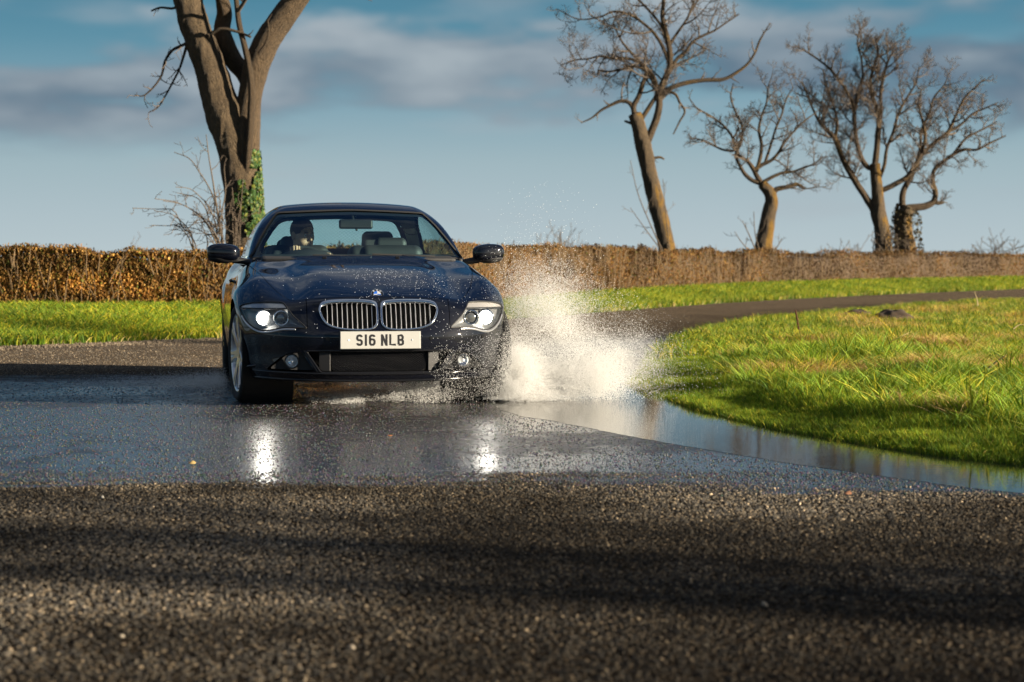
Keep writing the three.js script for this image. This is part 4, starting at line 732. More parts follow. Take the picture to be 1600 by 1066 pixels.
// ---- kidney grilles
const closed = (poly, off = 0) => { const pts = poly.map(([x, y]) => V(x, y, frontZ(x, y) + off)); pts.push(pts[0].clone()); return pts; };
function rimTube(poly, r, off, sides = 8, flat = 1) { const b = new MB(), pts = closed(poly, off); pts.push(closed(poly, off)[1]); return b.tube(pts.map((p) => ({ p, r: typeof r === 'function' ? r(p) : r })), sides, { cap: false, flat }).geo(); }
for (const s of [1, -1]) {
  const poly = s > 0 ? kidneyLine : mirrored(kidneyLine), k = new THREE.Group(); k.name = 'kidney_grille'; car.add(k);
  mesh('frame', rimTube(poly, (p) => 0.0075 + 0.010 * smoothstep(p.y, 0.655, 0.675), 0.002, 12), M.chrome, k);
  for (let i = 0; i < 10; i++) {
    const x = s * lerp(0.046, 0.335, i / 9), ys = []; for (let y = 0.5; y < 0.70; y += 0.002) if (polyDist(poly, x, y) < -0.006) ys.push(y);
    if (!ys.length) continue; const y0 = ys[0] - 0.004, y1 = ys[ys.length - 1] - 0.008, b = new MB();
    for (let j = 0; j <= 8; j++) { const y = lerp(y0, y1, j / 8), z = frontZ(x, y) - 0.012, w = 0.0024; for (const [dx, dz] of [[-w, -0.028], [-w, -0.004], [0, 0], [w, -0.004], [w, -0.028]]) b.v(V(x + dx, y, z + dz), null, 0, 0); if (j) for (let q = 0; q < 4; q++) { const a = (j - 1) * 5 + q; b.quad(a, a + 1, a + 6, a + 5); } }
    mesh('slat', b.geo(true), M.slat, k);
  }
  const sh = new THREE.Shape(poly.map(([x, y]) => new THREE.Vector2(x, y))), bk = new THREE.ShapeGeometry(sh); const p = bk.attributes.position; for (let i = 0; i < p.count; i++) p.setZ(i, frontZ(p.getX(i), p.getY(i)) - 0.06); mesh('backing', bk, M.void, k);
}
// ---- the roundel: plain blue and white quarters in a black ring
{
  const z = 0.665, y = topY(0, z) + 0.002, tilt = -Math.atan2(topY(0, z - .02) - topY(0, z + .02), .04), g = new THREE.Group(); g.name = 'emblem'; g.position.set(0, y, z); g.rotation.x = -PI / 2 - tilt * 1 + 0.62; car.add(g);
  mesh('rim', placed(new THREE.TorusGeometry(0.0400, 0.0018, 10, 48), 0, 0, 0.001), M.chrome, g);
  mesh('ring', placed(new THREE.CylinderGeometry(0.0395, 0.041, 0.004, 48).rotateX(PI / 2), 0, 0, -0.001), M.gloss, g);
  const blue = phys({ color: [0.012, 0.10, 0.46], roughness: 0.15 }), white = phys({ color: [0.42, 0.43, 0.45], roughness: 0.15 });
  for (let q = 0; q < 4; q++) { const s = new THREE.CircleGeometry(0.024, 16, q * PI / 2, PI / 2); s.translate(0, 0, 0.0022); mesh('quarter', s, q % 2 ? blue : white, g); }
  mesh('inner_rim', placed(new THREE.TorusGeometry(0.0245, 0.001, 8, 40), 0, 0, 0.0022), M.chrome, g);
  const letters = await textShapes(['B', 'M', 'W'], 0.0105); // lettering round the ring
  [0.72, 0, -0.72].forEach((a, i) => { const t = letters[i]; t.translate(0, 0.0275, 0.0018); t.rotateZ(a); mesh('letter', t, white, g); });
}
// ---- number plate
{
  const g = new THREE.Group(); g.name = 'number_plate'; const y0 = 0.443, z0 = frontZ(0, y0) + 0.016; g.position.set(0, y0, z0); g.rotation.x = -0.03; car.add(g);
  const pl = new RoundedBoxGeometry(0.52, 0.113, 0.008, 3, 0.004); mesh('plate', pl, M.plate, g);
  mesh('carrier', placed(new RoundedBoxGeometry(0.528, 0.121, 0.03, 2, 0.004), 0, 0, -0.0135), M.blackPlastic, g);
  const glyph = { S: 'S', 1: '1', 6: '6', N: 'N', L: 'L', B: 'B' };
  const text = ['S', '1', '6', ' ', 'N', 'L', 'B'], ink = std({ color: [0.012, 0.012, 0.014], roughness: 0.5 });
  // stroked characters on a 50 x 79 mm cell with 14 mm strokes
  const W = 0.043, H = 0.074, T = 0.0142, w2 = W / 2 - T / 2, h2 = H / 2 - T / 2, arc = (cx, cy, rx, ry, a0, a1, n = 10) => Array.from({ length: n + 1 }, (_, i) => { const a = lerp(a0, a1, i / n); return [cx + Math.cos(a) * rx, cy + Math.sin(a) * ry]; });
  const r = 0.012;
  const strokes = {
    S: [[...arc(w2 - r, h2 - r, r, r, 0.1, PI / 2), ...arc(-w2 + r, h2 - r, r, r, PI / 2, PI), ...arc(-w2 + r, r - 0.0, r, r, PI, PI * 1.5), ...arc(w2 - r, -r, r, r, PI / 2, 0), ...arc(w2 - r, -h2 + r, r, r, 0, -PI / 2), ...arc(-w2 + r, -h2 + r, r, r, -PI / 2, -PI + 0.1)]],
    1: [[[0, -h2 - T / 2], [0, h2 + T / 2]]],
    6: [[...arc(w2 - r, h2 - r, r, r, 0.2, PI / 2), ...arc(-w2 + r, h2 - r, r, r, PI / 2, PI), [-w2, 0], ...arc(-w2 + r, -h2 + r, r, r, PI, PI * 1.5), ...arc(w2 - r, -h2 + r, r, r, -PI / 2, 0), ...arc(w2 - r, 0.004 - r + 0.0, r, r, 0, PI / 2), [-w2, 0.004]]],
    N: [[[-w2, -h2 - T / 2], [-w2, h2 + T / 2]], [[w2, -h2 - T / 2], [w2, h2 + T / 2]], [[-w2, h2 + T * 0.3], [w2, -h2 - T * 0.3]]],
    L: [[[-w2, h2 + T / 2], [-w2, -h2], [w2 + T / 2, -h2]]],
    B: [[[-w2, -h2], [-w2, h2], ...arc(w2 - r - 0.002, h2 - r, r, r, PI / 2, 0), ...arc(w2 - r - 0.002, r + 0.0, r, r, 0, -PI / 2), [-w2, 0]], [[-w2, 0], ...arc(w2 - r, -r, r, r, PI / 2, 0), ...arc(w2 - r, -h2 + r, r, r, 0, -PI / 2), [-w2, -h2]]],
  };
  const flat = (line) => { const b = new MB(), n = line.length; for (let i = 0; i < n; i++) { const [x, y] = line[i], p = line[Math.max(i - 1, 0)], q = line[Math.min(i + 1, n - 1)]; let dx = q[0] - p[0], dy = q[1] - p[1]; const l = Math.hypot(dx, dy) || 1; dx /= l; dy /= l; b.v(V(x - dy * T / 2, y + dx * T / 2, 0), V(0, 0, 1)); b.v(V(x + dy * T / 2, y - dx * T / 2, 0), V(0, 0, 1)); if (i) b.quad(2 * i - 2, 2 * i - 1, 2 * i + 1, 2 * i); } return b.geo(); };
  let x = -0.162; for (const c of text) { if (c === ' ') { x += 0.024; continue; } const adv = c === '1' ? 0.029 : 0.0535, cx = x + adv / 2; strokes[c].forEach((l, i) => { const q = flat(l); q.translate(cx, 0, 0.00455 + i * 0.00012); mesh('character', q, ink, g); }); x += adv; }
  for (const s of [-1, 1]) mesh('screw_cap', placed(new THREE.SphereGeometry(0.0065, 12, 8), s * 0.205, 0, 0.004, 0, 0, 0, [1, 1, 0.4]), s < 0 ? std({ color: [0.9, 0.9, 0.9], roughness: 0.3 }) : std({ color: [0.4, 0.41, 0.42], roughness: 0.4 }), g);
}
async function textShapes(list, size) {
  const font = await new FontLoader().loadAsync('fonts/droid/droid_sans_bold.typeface.json');
  return list.map((c) => { const g = new THREE.ShapeGeometry(font.generateShapes(c, size)); g.computeBoundingBox(); g.translate(-(g.boundingBox.max.x + g.boundingBox.min.x) / 2, 0, 0); return g; });
}
// ---- lower intake: mesh, side blocks, struts, splitter lip
{
  const g = new THREE.Group(); g.name = 'lower_grille'; car.add(g);
  const zb = (x, y) => frontZ(x, y) - 0.05, net = new MB();
  const pitch = 0.021;
  const diag = (sgn) => { for (let k = -60; k < 60; k++) { const pts = []; for (let t = 0; t <= 24; t++) { const y = lerp(0.236, 0.37, t / 24), x = k * pitch + sgn * (y - 0.3) * 1.7; if (Math.abs(x) < 0.30 + (y - 0.24) * 0.3 && Math.abs(x) < 0.335) pts.push({ p: V(x, y, zb(x, y) + sgn * 0.001), r: 0.0023 }); } if (pts.length > 2) net.tube(pts, 5, { cap: false }); } };
  diag(1); diag(-1); mesh('mesh_insert', net.geo(), M.gloss, g).userData.kind = 'stuff';
  const backing = new THREE.PlaneGeometry(1.0, 0.18, 40, 2); { const p = backing.attributes.position; for (let i = 0; i < p.count; i++) { const x = p.getX(i), y = p.getY(i) + 0.3; p.setXYZ(i, x, y, zb(clamp(x, -.6, .6), y) - 0.05); } } mesh('backing', backing, M.void, g);
  for (const s of [-1, 1]) { const b = placed(new RoundedBoxGeometry(0.075, 0.13, 0.02, 2, 0.004), s * 0.352, 0.30, zb(0.35, 0.3) + 0.004, 0, s * 0.3, 0); mesh('side_block', b, M.blackPlastic, g); }
  mesh('intake_frame', rimTube(intakeLine, 0.007, -0.003, 8), M.gloss, g);
}
for (const s of [-1, 1]) {
  const strut = new MB(), pts = []; for (let t = 0; t <= 8; t++) { const x = s * lerp(.482, .40, t / 8), y = lerp(.37, .235, t / 8); pts.push({ p: V(x, y, frontZ(x, y) - 0.004), r: 0.011 }); } strut.tube(pts, 8, { flat: 0.7 }); mesh('bumper_strut', strut.geo(), M.gloss, car);
  const f = new THREE.Group(); f.name = 'fog_lamp'; const fx = s * 0.562, fy = 0.302; f.position.set(fx, fy, frontZ(fx, fy) - 0.012); f.rotation.y = s * 0.28; car.add(f);
  const poly = s > 0 ? fogLine : mirrored(fogLine), bk = new THREE.ShapeGeometry(new THREE.Shape(poly.map(([x, y]) => new THREE.Vector2(x, y)))), p = bk.attributes.position; for (let i = 0; i < p.count; i++) p.setZ(i, frontZ(p.getX(i), p.getY(i)) - 0.045); mesh('fog_lamp_recess', bk, M.blackPlastic, car);
  const wall = new MB(), P = closed(poly), n = P.length; for (let i = 0; i < n; i++) { wall.v(P[i], null); wall.v(P[i].clone().add(V(0, 0, -0.046)), null); if (i) wall.quad(2 * i - 2, 2 * i, 2 * i + 1, 2 * i - 1); } mesh('recess_wall', wall.geo(true), M.blackPlastic, car);
  const bowl = new THREE.SphereGeometry(0.043, 28, 14, 0, PI * 2, 0, PI / 2); bowl.rotateX(-PI / 2); bowl.scale(1, 1, 0.6); bowl.translate(0, 0, -0.002); mesh('reflector', bowl, M.chrome, f);
  const lens = new THREE.SphereGeometry(0.043, 28, 14, 0, PI * 2, 0, PI / 2); lens.rotateX(PI / 2); lens.scale(1, 1, 0.4); mesh('lens', lens, M.clear, f);
  mesh('lamp_rim', new THREE.TorusGeometry(0.045, 0.005, 8, 36), M.blackPlastic, f);
  mesh('bulb', placed(new THREE.SphereGeometry(0.011, 12, 8), 0, 0, -0.006), std({ color: [0.9, 0.9, 0.9], roughness: 0.2 }), f);
}
{ // splitter lip and the lower trim line
  const b = new MB(); for (const [y, r, o] of [[0.222, 0.007, 0.004], [0.178, 0.010, 0.002]]) { const pts = []; for (let i = 0; i <= 60; i++) { const x = lerp(-.80, .80, i / 60); pts.push({ p: V(x, y + 0.018 * x * x, frontZ(x, y + 0.018 * x * x) + o), r }); } b.tube(pts, 8, {}); }
  mesh('splitter_lip', b.geo(), M.gloss, car);
  const al = []; for (const s of [-1, 1]) { const c = new THREE.SphereGeometry(0.05, 24, 10); c.scale(1.6, 0.28, 0.35); const x = s * 0.80, y = 0.262; al.push(placed(c, x, y, frontZ(x, y) - 0.012, 0, s * 0.9, s * -0.1)); } al.forEach((q) => mesh('bumper_flick', q, M.paint, car));
  for (const x of [-.70, -.335, .335, .70]) mesh('parking_sensor', placed(new THREE.CylinderGeometry(0.011, 0.011, 0.006, 20).rotateX(PI / 2), x, .452, frontZ(x, .452) + 0.001, 0, Math.atan2(frontZ(Math.abs(x) - .01, .452) - frontZ(Math.abs(x) + .01, .452), .02) * Math.sign(x), 0), M.gloss, car);
}
// ---- headlights
const lampGlow = new THREE.MeshStandardMaterial({ color: 0xffffff, emissive: new THREE.Color(1, 0.95, 0.84), emissiveIntensity: 3.2 });
const lampDim = new THREE.MeshStandardMaterial({ color: 0xffffff, color: 0x8a8a86, roughness: 0.15, metalness: 0.7 });
for (const s of [-1, 1]) {
  const poly = s > 0 ? headlamp : mirrored(headlamp), h = new THREE.Group(); h.name = 'headlight'; car.add(h);
  const dl = (p) => (p.z < 0.1 || s * p.x < 0 ? 1 : polyDist(poly, p.x, p.y));
  mesh('lens', cutSkin(grid, (p) => dl(p) + 0.0035, 0.004, 0.001), M.clear, h);
  // bowl behind the lens
  const b = new MB(), rings = 6, n = poly.length; let cx = s * 0.70, cy = 0.59;
  for (let k = 0; k <= rings; k++) for (let i = 0; i <= n; i++) { const [x, y] = poly[i % n], t = k / rings, xx = lerp(x, cx, t), yy = lerp(y, cy, t); b.v(V(xx, yy, frontZ(x, y) - 0.012 - (k ? 0.055 : 0) - 0.0 * t + (lerp(0, frontZ(cx, cy) - frontZ(x, y), t))), null); if (k && i) { const a = (k - 1) * (n + 1) + i; b.quad(a - 1, a, a + n + 1, a + n); } }
  mesh('housing', b.geo(true), std({ color: [0.25, 0.255, 0.26], roughness: 0.35, metalness: 0.5 }), h);
  // eyelid: indicator strip across the top
  const lid = new MB(); for (let i = 0; i <= 16; i++) { const x = s * lerp(.585, .872, i / 16), yl = 0.645 - 0.004 * (i / 16); for (const y of [yl, Math.min(yl + 0.034, 0.680 - 0.015 * smoothstep(i / 16, .8, 1))]) lid.v(V(x, y, frontZ(x, y) - 0.014), null); if (i) lid.quad(2 * i - 2, 2 * i, 2 * i + 1, 2 * i - 1); } mesh('indicator', lid.geo(true), std({ color: [0.62, 0.58, 0.54], roughness: 0.25, metalness: 0.6 }), h);
  const bar = new MB(), bp = []; for (let i = 0; i <= 16; i++) { const x = s * lerp(.578, .878, i / 16), y = 0.643 - 0.004 * (i / 16); bp.push({ p: V(x, y, frontZ(x, y) - 0.010), r: 0.0055 }); } bar.tube(bp, 6, {}); mesh('divider', bar.geo(), M.blackPlastic, h);
  mesh('lens_rim', rimTube(poly, 0.0045, -0.002, 8), M.blackPlastic, h);
  const under = new MB(), up = []; for (const [x, y] of headlampLine.slice(8, 15)) up.push(V(s * x, y - 0.012, frontZ(x, y - 0.012) + 0.001)); under.tube(spline(up, 24).map((p) => ({ p, r: 0.009 })), 8, { flat: 0.6 }); mesh('lamp_sill', under.geo(), M.alloy, h);
  for (const [lx, ly, r, glow] of [[.735, .578, .050, true], [.625, .580, .046, false]]) {
    const z = frontZ(s * lx, ly) - 0.040, p = new THREE.Group(); p.name = glow ? 'low_beam' : 'high_beam'; p.position.set(s * lx, ly, z); car.add(p); h.add(p);
    mesh('chrome_ring', new THREE.TorusGeometry(r, 0.006, 10, 44), M.chrome, p);
    const bowl = new THREE.SphereGeometry(r, 28, 14, 0, PI * 2, 0, PI / 2); bowl.rotateX(-PI / 2); bowl.scale(1, 1, 0.5); mesh('reflector', bowl, M.chrome, p);
    const ball = new THREE.SphereGeometry(glow ? 0.040 : 0.034, 24, 12, 0, PI * 2, 0, PI / 2); ball.rotateX(PI / 2); ball.scale(1, 1, 0.45); ball.translate(0, 0, -0.012); mesh(glow ? 'lamp_glow' : 'projector', ball, glow ? lampGlow : lampDim, p);
    if (glow) {
      const light = new THREE.SpotLight(new THREE.Color(1, 0.94, 0.82), 0.16, 0, 0.62, 0.8, 2); light.position.set(0, 0, 0.07); light.target.position.set(0.0, -0.12, 6); light.shadow.radius = 2.2; light.castShadow = true; p.add(light, light.target); light.name = 'headlight_beam';
    }
  }
}
// ---------------------------------------------------------------- greenhouse: roof, pillars, glass
const roofY = table([-3.55, -3.3, -3.0, -2.7, -2.4, -2.1, -1.8, -1.5, -1.3, -0.9], [1.12, 1.2, 1.29, 1.345, 1.385, 1.405, 1.398, 1.365, 1.33, 1.24]);
const screenZ = table([.80, .95, 1.05, 1.15, 1.25, 1.33, 1.42], [-.38, -.70, -.91, -1.12, -1.33, -1.53, -1.79]);
const backZ = table([.85, 1.0, 1.1, 1.2, 1.3, 1.36, 1.44], [-3.78, -3.46, -3.26, -3.06, -2.84, -2.66, -2.3]);
function cabinF(x, y, z) {
  const ax = Math.sqrt(x * x + 1e-6);
  const roof = (y - roofY(z) + 0.035 * Math.pow(ax / 0.6, 2) + 0.03 * Math.pow(ax / 0.62, 6) * 0.3) * 0.9;
  const half = lerp(0.815, 0.605, clamp((y - 0.93) / 0.42, -0.3, 1.2)) + 0.03 * Math.sin(clamp((y - 0.93) / 0.42, 0, 1) * PI) - 0.055 * smoothstep(z, -2.3, -3.3) - 0.012 * smoothstep(z, -1.7, -0.9);
  const side = (ax - half) * 0.92, front = (z - screenZ(y) + 0.20 * ax * ax + 0.22 * Math.pow(ax, 4)) * 0.42, back = (backZ(y) - z + 0.18 * ax * ax) * 0.42;
  return smax(smax(roof, side, 0.11), smax(front, back, 0.02), 0.045);
}
const cgrid = skinGrid(cabinF, 0.93, -2.75, -1.45, 80, 130, 70, 440, 1.9).map((row) => row);
const windscreen = smoothPoly([[-.770, .972], [-.40, .966], [0, .964], [.40, .966], [.770, .972], [.752, 1.01], [.690, 1.12], [.628, 1.22], [.560, 1.305], [.52, 1.318], [0, 1.338], [-.52, 1.318], [-.560, 1.305], [-.628, 1.22], [-.690, 1.12], [-.752, 1.01]], 160, 0.25);
const rearScreen = smoothPoly([[-.60, 1.045], [0, 1.035], [.60, 1.045], [.565, 1.18], [.50, 1.275], [.42, 1.312], [0, 1.33], [-.42, 1.312], [-.50, 1.275], [-.565, 1.18]], 100, 0.25);
const sideGlass = smoothPoly([[-1.02, 0.985], [-1.22, 1.10], [-1.48, 1.225], [-1.75, 1.295], [-2.1, 1.318], [-2.45, 1.295], [-2.75, 1.225], [-2.98, 1.11], [-3.05, 1.02], [-2.6, .998], [-2.0, .985], [-1.5, .98]], 120, 0.35);
for (const row of cgrid) for (const q of row) {
  const p = q.p; q.ws = p.z > -1.75 && q.n.z > 0.12 ? polyDist(windscreen, p.x, p.y) : 1; q.rs = p.z < -2.4 && q.n.z < -0.1 ? polyDist(rearScreen, p.x, p.y) : 1;
  q.sg = Math.abs(q.n.x) > 0.45 && Math.abs(p.x) > 0.45 ? polyDist(sideGlass, p.z, p.y) : 1; q.glass = Math.min(q.ws, q.rs, q.sg);
}
const lowCut = (p) => 0.925 - p.y;
mesh('roof', cutSkin(cgrid, (p, q) => Math.max(-q.glass - 0.000, lowCut(p), 1.293 - p.y - 0.10 * smoothstep(Math.abs(p.x), 0.45, 0.62) + 0.0), 0.02), M.paint, car);
for (const s of [-1, 1]) {
  mesh('windscreen_pillar', cutSkin(cgrid, (p, q) => Math.max(-q.glass, lowCut(p), -(1.290 - p.y - 0.10 * smoothstep(Math.abs(p.x), 0.45, 0.62)), 0.3 - s * p.x, -1.9 - p.z), 0.03), M.paint, car);
  mesh('rear_pillar', cutSkin(cgrid, (p, q) => Math.max(-q.glass, lowCut(p), -(1.290 - p.y - 0.10 * smoothstep(Math.abs(p.x), 0.45, 0.62)), 0.3 - s * p.x, p.z + 1.9), 0.03), M.paint, car);
}
{
  const ws = mesh('windscreen', cutSkin(cgrid, (p, q) => q.ws + 0.003, 0, 0.004), M.glass, car);
  mesh('black_border', cutSkin(cgrid, (p, q) => Math.max(q.ws + 0.001, -0.016 - q.ws - 0.012 * smoothstep(p.y, 1.03, 0.98) - 0.012 * smoothstep(p.y, 1.26, 1.31)), 0, 0.010), M.blackPlastic, ws);
  mesh('seal', cutSkin(cgrid, (p, q) => Math.abs(q.ws + 0.002) - 0.006, 0.003, -0.002), M.rubber, ws);
  const rs = mesh('rear_window', cutSkin(cgrid, (p, q) => q.rs + 0.003, 0, 0.004), phys({ color: [0.78, 0.95, 0.95], roughness: 0.02, transmission: 1, thickness: 0 }), car);
  mesh('black_border', cutSkin(cgrid, (p, q) => Math.max(q.rs + 0.001, -0.03 - q.rs), 0, 0.010), M.blackPlastic, rs);
  for (const s of [-1, 1]) mesh('side_window', cutSkin(cgrid, (p, q) => Math.max(q.sg + 0.003, 0.2 - s * p.x), 0, 0.004), M.glass, car);
  // diamond sun mesh stretched inside the rear window
  const net = new MB(), back = (x, y) => -2.2 - cast((a, b, c) => cabinF(a, b, c), V(x, y, -2.2), V(0, 0, -1), 1.8) + 0.02;
  for (const sg of [1, -1]) for (let k = -46; k <= 46; k++) { const pts = []; for (let t = 0; t <= 14; t++) { const y = lerp(1.04, 1.325, t / 14), x = k * 0.034 + sg * (y - 1.18) * 1.35; if (polyDist(rearScreen, x, y) < -0.02) pts.push({ p: V(x, y, back(x, y)), r: 0.0010 }); } if (pts.length > 1) net.tube(pts, 4, { cap: false }); }
  mesh('sun_mesh', net.geo(), std({ color: [0.2, 0.3, 0.3], roughness: 0.9 }), car).userData.kind = 'stuff';
}
mesh('rear_panel', cutSkin(cgrid, (p, q) => Math.max(-q.glass, lowCut(p), Math.abs(p.x) - 0.302, p.y - 1.15, p.z + 2.4), 0.01), M.gloss, car);
// lining: pale pillars and headliner inside
mesh('headliner', cutSkin(cgrid, (p, q) => Math.max(0.012 - q.glass, lowCut(p), 1.24 - p.y), 0, 0.022), std({ color: [0.20, 0.20, 0.185], roughness: 0.95 }), car);
mesh('pillar_trim', cutSkin(cgrid, (p, q) => Math.max(0.012 - q.glass, lowCut(p), p.y - 1.238), 0, 0.024), M.trim, car);
// ---- wipers
{
  const surf = (x, y) => -2.2 + cast((a, b, c) => cabinF(a, b, c), V(x, y, -2.2), V(0, 0, 1), 2.0);
  for (const [a, b, c] of [[[.16, .985], [-.33, .992], [-.05, .972]], [[.56, .985], [.10, 1.000], [.30, .972]]]) {
    const w = new THREE.Group(); w.name = 'wiper'; car.add(w); const pts = []; for (let t = 0; t <= 16; t++) { const x = lerp(a[0], b[0], t / 16), y = lerp(a[1], b[1], t / 16); pts.push({ p: V(x, y, surf(x, y) + 0.014), r: 0.007 }); }
    mesh('blade', new MB().tube(pts, 6).geo(), M.rubber, w); const arm = []; for (let t = 0; t <= 10; t++) { const x = lerp(c[0] + 0.28, (a[0] + b[0]) / 2, t / 10), y = lerp(c[1] - 0.005, (a[1] + b[1]) / 2, t / 10); arm.push({ p: V(x, y, surf(x, y) + 0.028), r: lerp(0.012, 0.006, t / 10) }); } mesh('arm', new MB().tube(arm, 8, { flat: 0.6 }).geo(), M.blackPlastic, w);
  }
  for (const x of [-.26, .26]) mesh('washer_jet', placed(new RoundedBoxGeometry(0.03, 0.012, 0.02, 2, 0.004), x, topY(Math.abs(x), -0.6) + 0.004, -0.6), M.gloss, car);
}
// ---- door mirrors
for (const s of [-1, 1]) {
  const m = new THREE.Group(); m.name = 'door_mirror'; m.position.set(s * 0.965, 1.012, -0.93); m.rotation.y = s * 0.10; car.add(m);
  const shell = new THREE.SphereGeometry(1, 56, 36), p = shell.attributes.position;
  for (let i = 0; i < p.count; i++) {
    let x = p.getX(i) * s, y = p.getY(i), z = p.getZ(i); const se = (v, e) => Math.sign(v) * Math.pow(Math.abs(v), e); x = se(x, 0.62); y = se(y, 0.62); z = se(z, 0.8);
    const h = 0.066 * (1 - 0.10 * (x < 0 ? -x : 0)) * (1 - 0.10 * Math.max(0, x)), yy = y * h + 0.004 * x, zz = z > 0 ? z * (0.085 - 0.02 * x) : z * 0.03; p.setXYZ(i, s * x * 0.118, yy, zz);
  }
  shell.computeVertexNormals(); mesh('mirror_shell', shell, M.paint, m);
  mesh('mirror_glass', placed(new THREE.CircleGeometry(1, 40), 0, 0, -0.0315, 0, PI, 0, [0.105, 0.056, 1]), M.chrome, m);
  const skirt = new THREE.SphereGeometry(1, 32, 12, 0, PI * 2, PI / 2, PI / 2); skirt.scale(0.112, 0.042, 0.07); skirt.translate(0, -0.036, 0.005); mesh('lower_shell', skirt, M.blackPlastic, m);
  const arm = new MB().tube([V(-s * 0.07, -0.05, 0.0), V(-s * 0.12, -0.058, -0.01), V(-s * 0.165, -0.066, -0.02), V(-s * 0.22, -0.075, -0.03)].map((q, i) => ({ p: q, r: 0.026 - 0.002 * i })), 12, { flat: 0.8 }).geo(); mesh('mirror_arm', arm, M.blackPlastic, m);
}
// ---- wheels
const tyreGeo = (() => {
  const prof = [[.262, -.100], [.272, -.112], [.295, -.121], [.312, -.119], [.323, -.110], [.3295, -.095]]; const pts = prof.map(([r, y]) => new THREE.Vector2(r, y));
  const tread = []; for (const c of [-.07, -.026, .026, .07]) tread.push([c - .007, .330], [c - .006, .323], [c + .006, .323], [c + .007, .330]);
  for (const [y, r] of tread) pts.push(new THREE.Vector2(r, y)); for (const [r, y] of prof.slice().reverse()) pts.push(new THREE.Vector2(r, -y));
  const g = new THREE.LatheGeometry(pts, 72); g.rotateZ(PI / 2); return g;
})();
const rimGeo = (() => { const g = new THREE.LatheGeometry([[.266, .106], [.262, .112], [.252, .110], [.246, .098], [.236, .085], [.228, .02], [.232, -.1], [.264, -.108]].map(([r, y]) => new THREE.Vector2(r, y)), 72); g.rotateZ(PI / 2); return g; })();
const spokeGeo = (() => { // one broad twin-faced spoke, in the wheel plane, outer face towards -x after the lathe's turn
  const s = new THREE.Shape([[.03, -.032], [.10, -.024], [.19, -.026], [.243, -.040], [.243, -.012], [.19, -.008], [.12, 0], [.19, .008], [.243, .012], [.243, .040], [.19, .026], [.10, .024], [.03, .032]].map(([x, y]) => new THREE.Vector2(x, y)));
  const g = new THREE.ExtrudeGeometry(s, { depth: 0.026, bevelEnabled: true, bevelSize: 0.004, bevelThickness: 0.006, bevelSegments: 2, curveSegments: 6 }), p = g.attributes.position;
  for (let i = 0; i < p.count; i++) p.setZ(i, p.getZ(i) + 0.060 + 0.02 * (p.getX(i) / 0.24)); g.computeVertexNormals(); g.rotateY(-PI / 2); return g; })();   // z -> -x
for (const [sx, z, steer] of [[-1, 0, 0.13], [1, 0, 0.13], [-1, AXLE_R, 0], [1, AXLE_R, 0]]) {
  const w = new THREE.Group(); w.name = 'wheel'; w.position.set(sx * (z ? 0.815 : 0.790), WHEEL_R, z); w.rotation.y = steer + (sx > 0 ? PI : 0); car.add(w);
  mesh('tyre', tyreGeo, M.rubber, w); mesh('rim', rimGeo.clone().rotateY(PI), M.alloy, w);
  for (let k = 0; k < 7; k++) { const sp = mesh('spoke', spokeGeo, M.alloy, w); sp.rotation.x = k / 7 * 2 * PI + 0.3; }
  mesh('hub_cap', placed(new THREE.CylinderGeometry(0.036, 0.04, 0.02, 28).rotateZ(PI / 2), -0.088, 0, 0), M.alloy, w);
  mesh('brake_disc', placed(new THREE.CylinderGeometry(0.174, 0.174, 0.026, 48).rotateZ(PI / 2), -0.005, 0, 0), std({ color: [0.25, 0.25, 0.26], roughness: 0.4, metalness: 0.9 }), w);
  mesh('barrel', placed(new THREE.CircleGeometry(0.24, 40).rotateY(-PI / 2), 0.04, 0, 0), M.void, w);
}
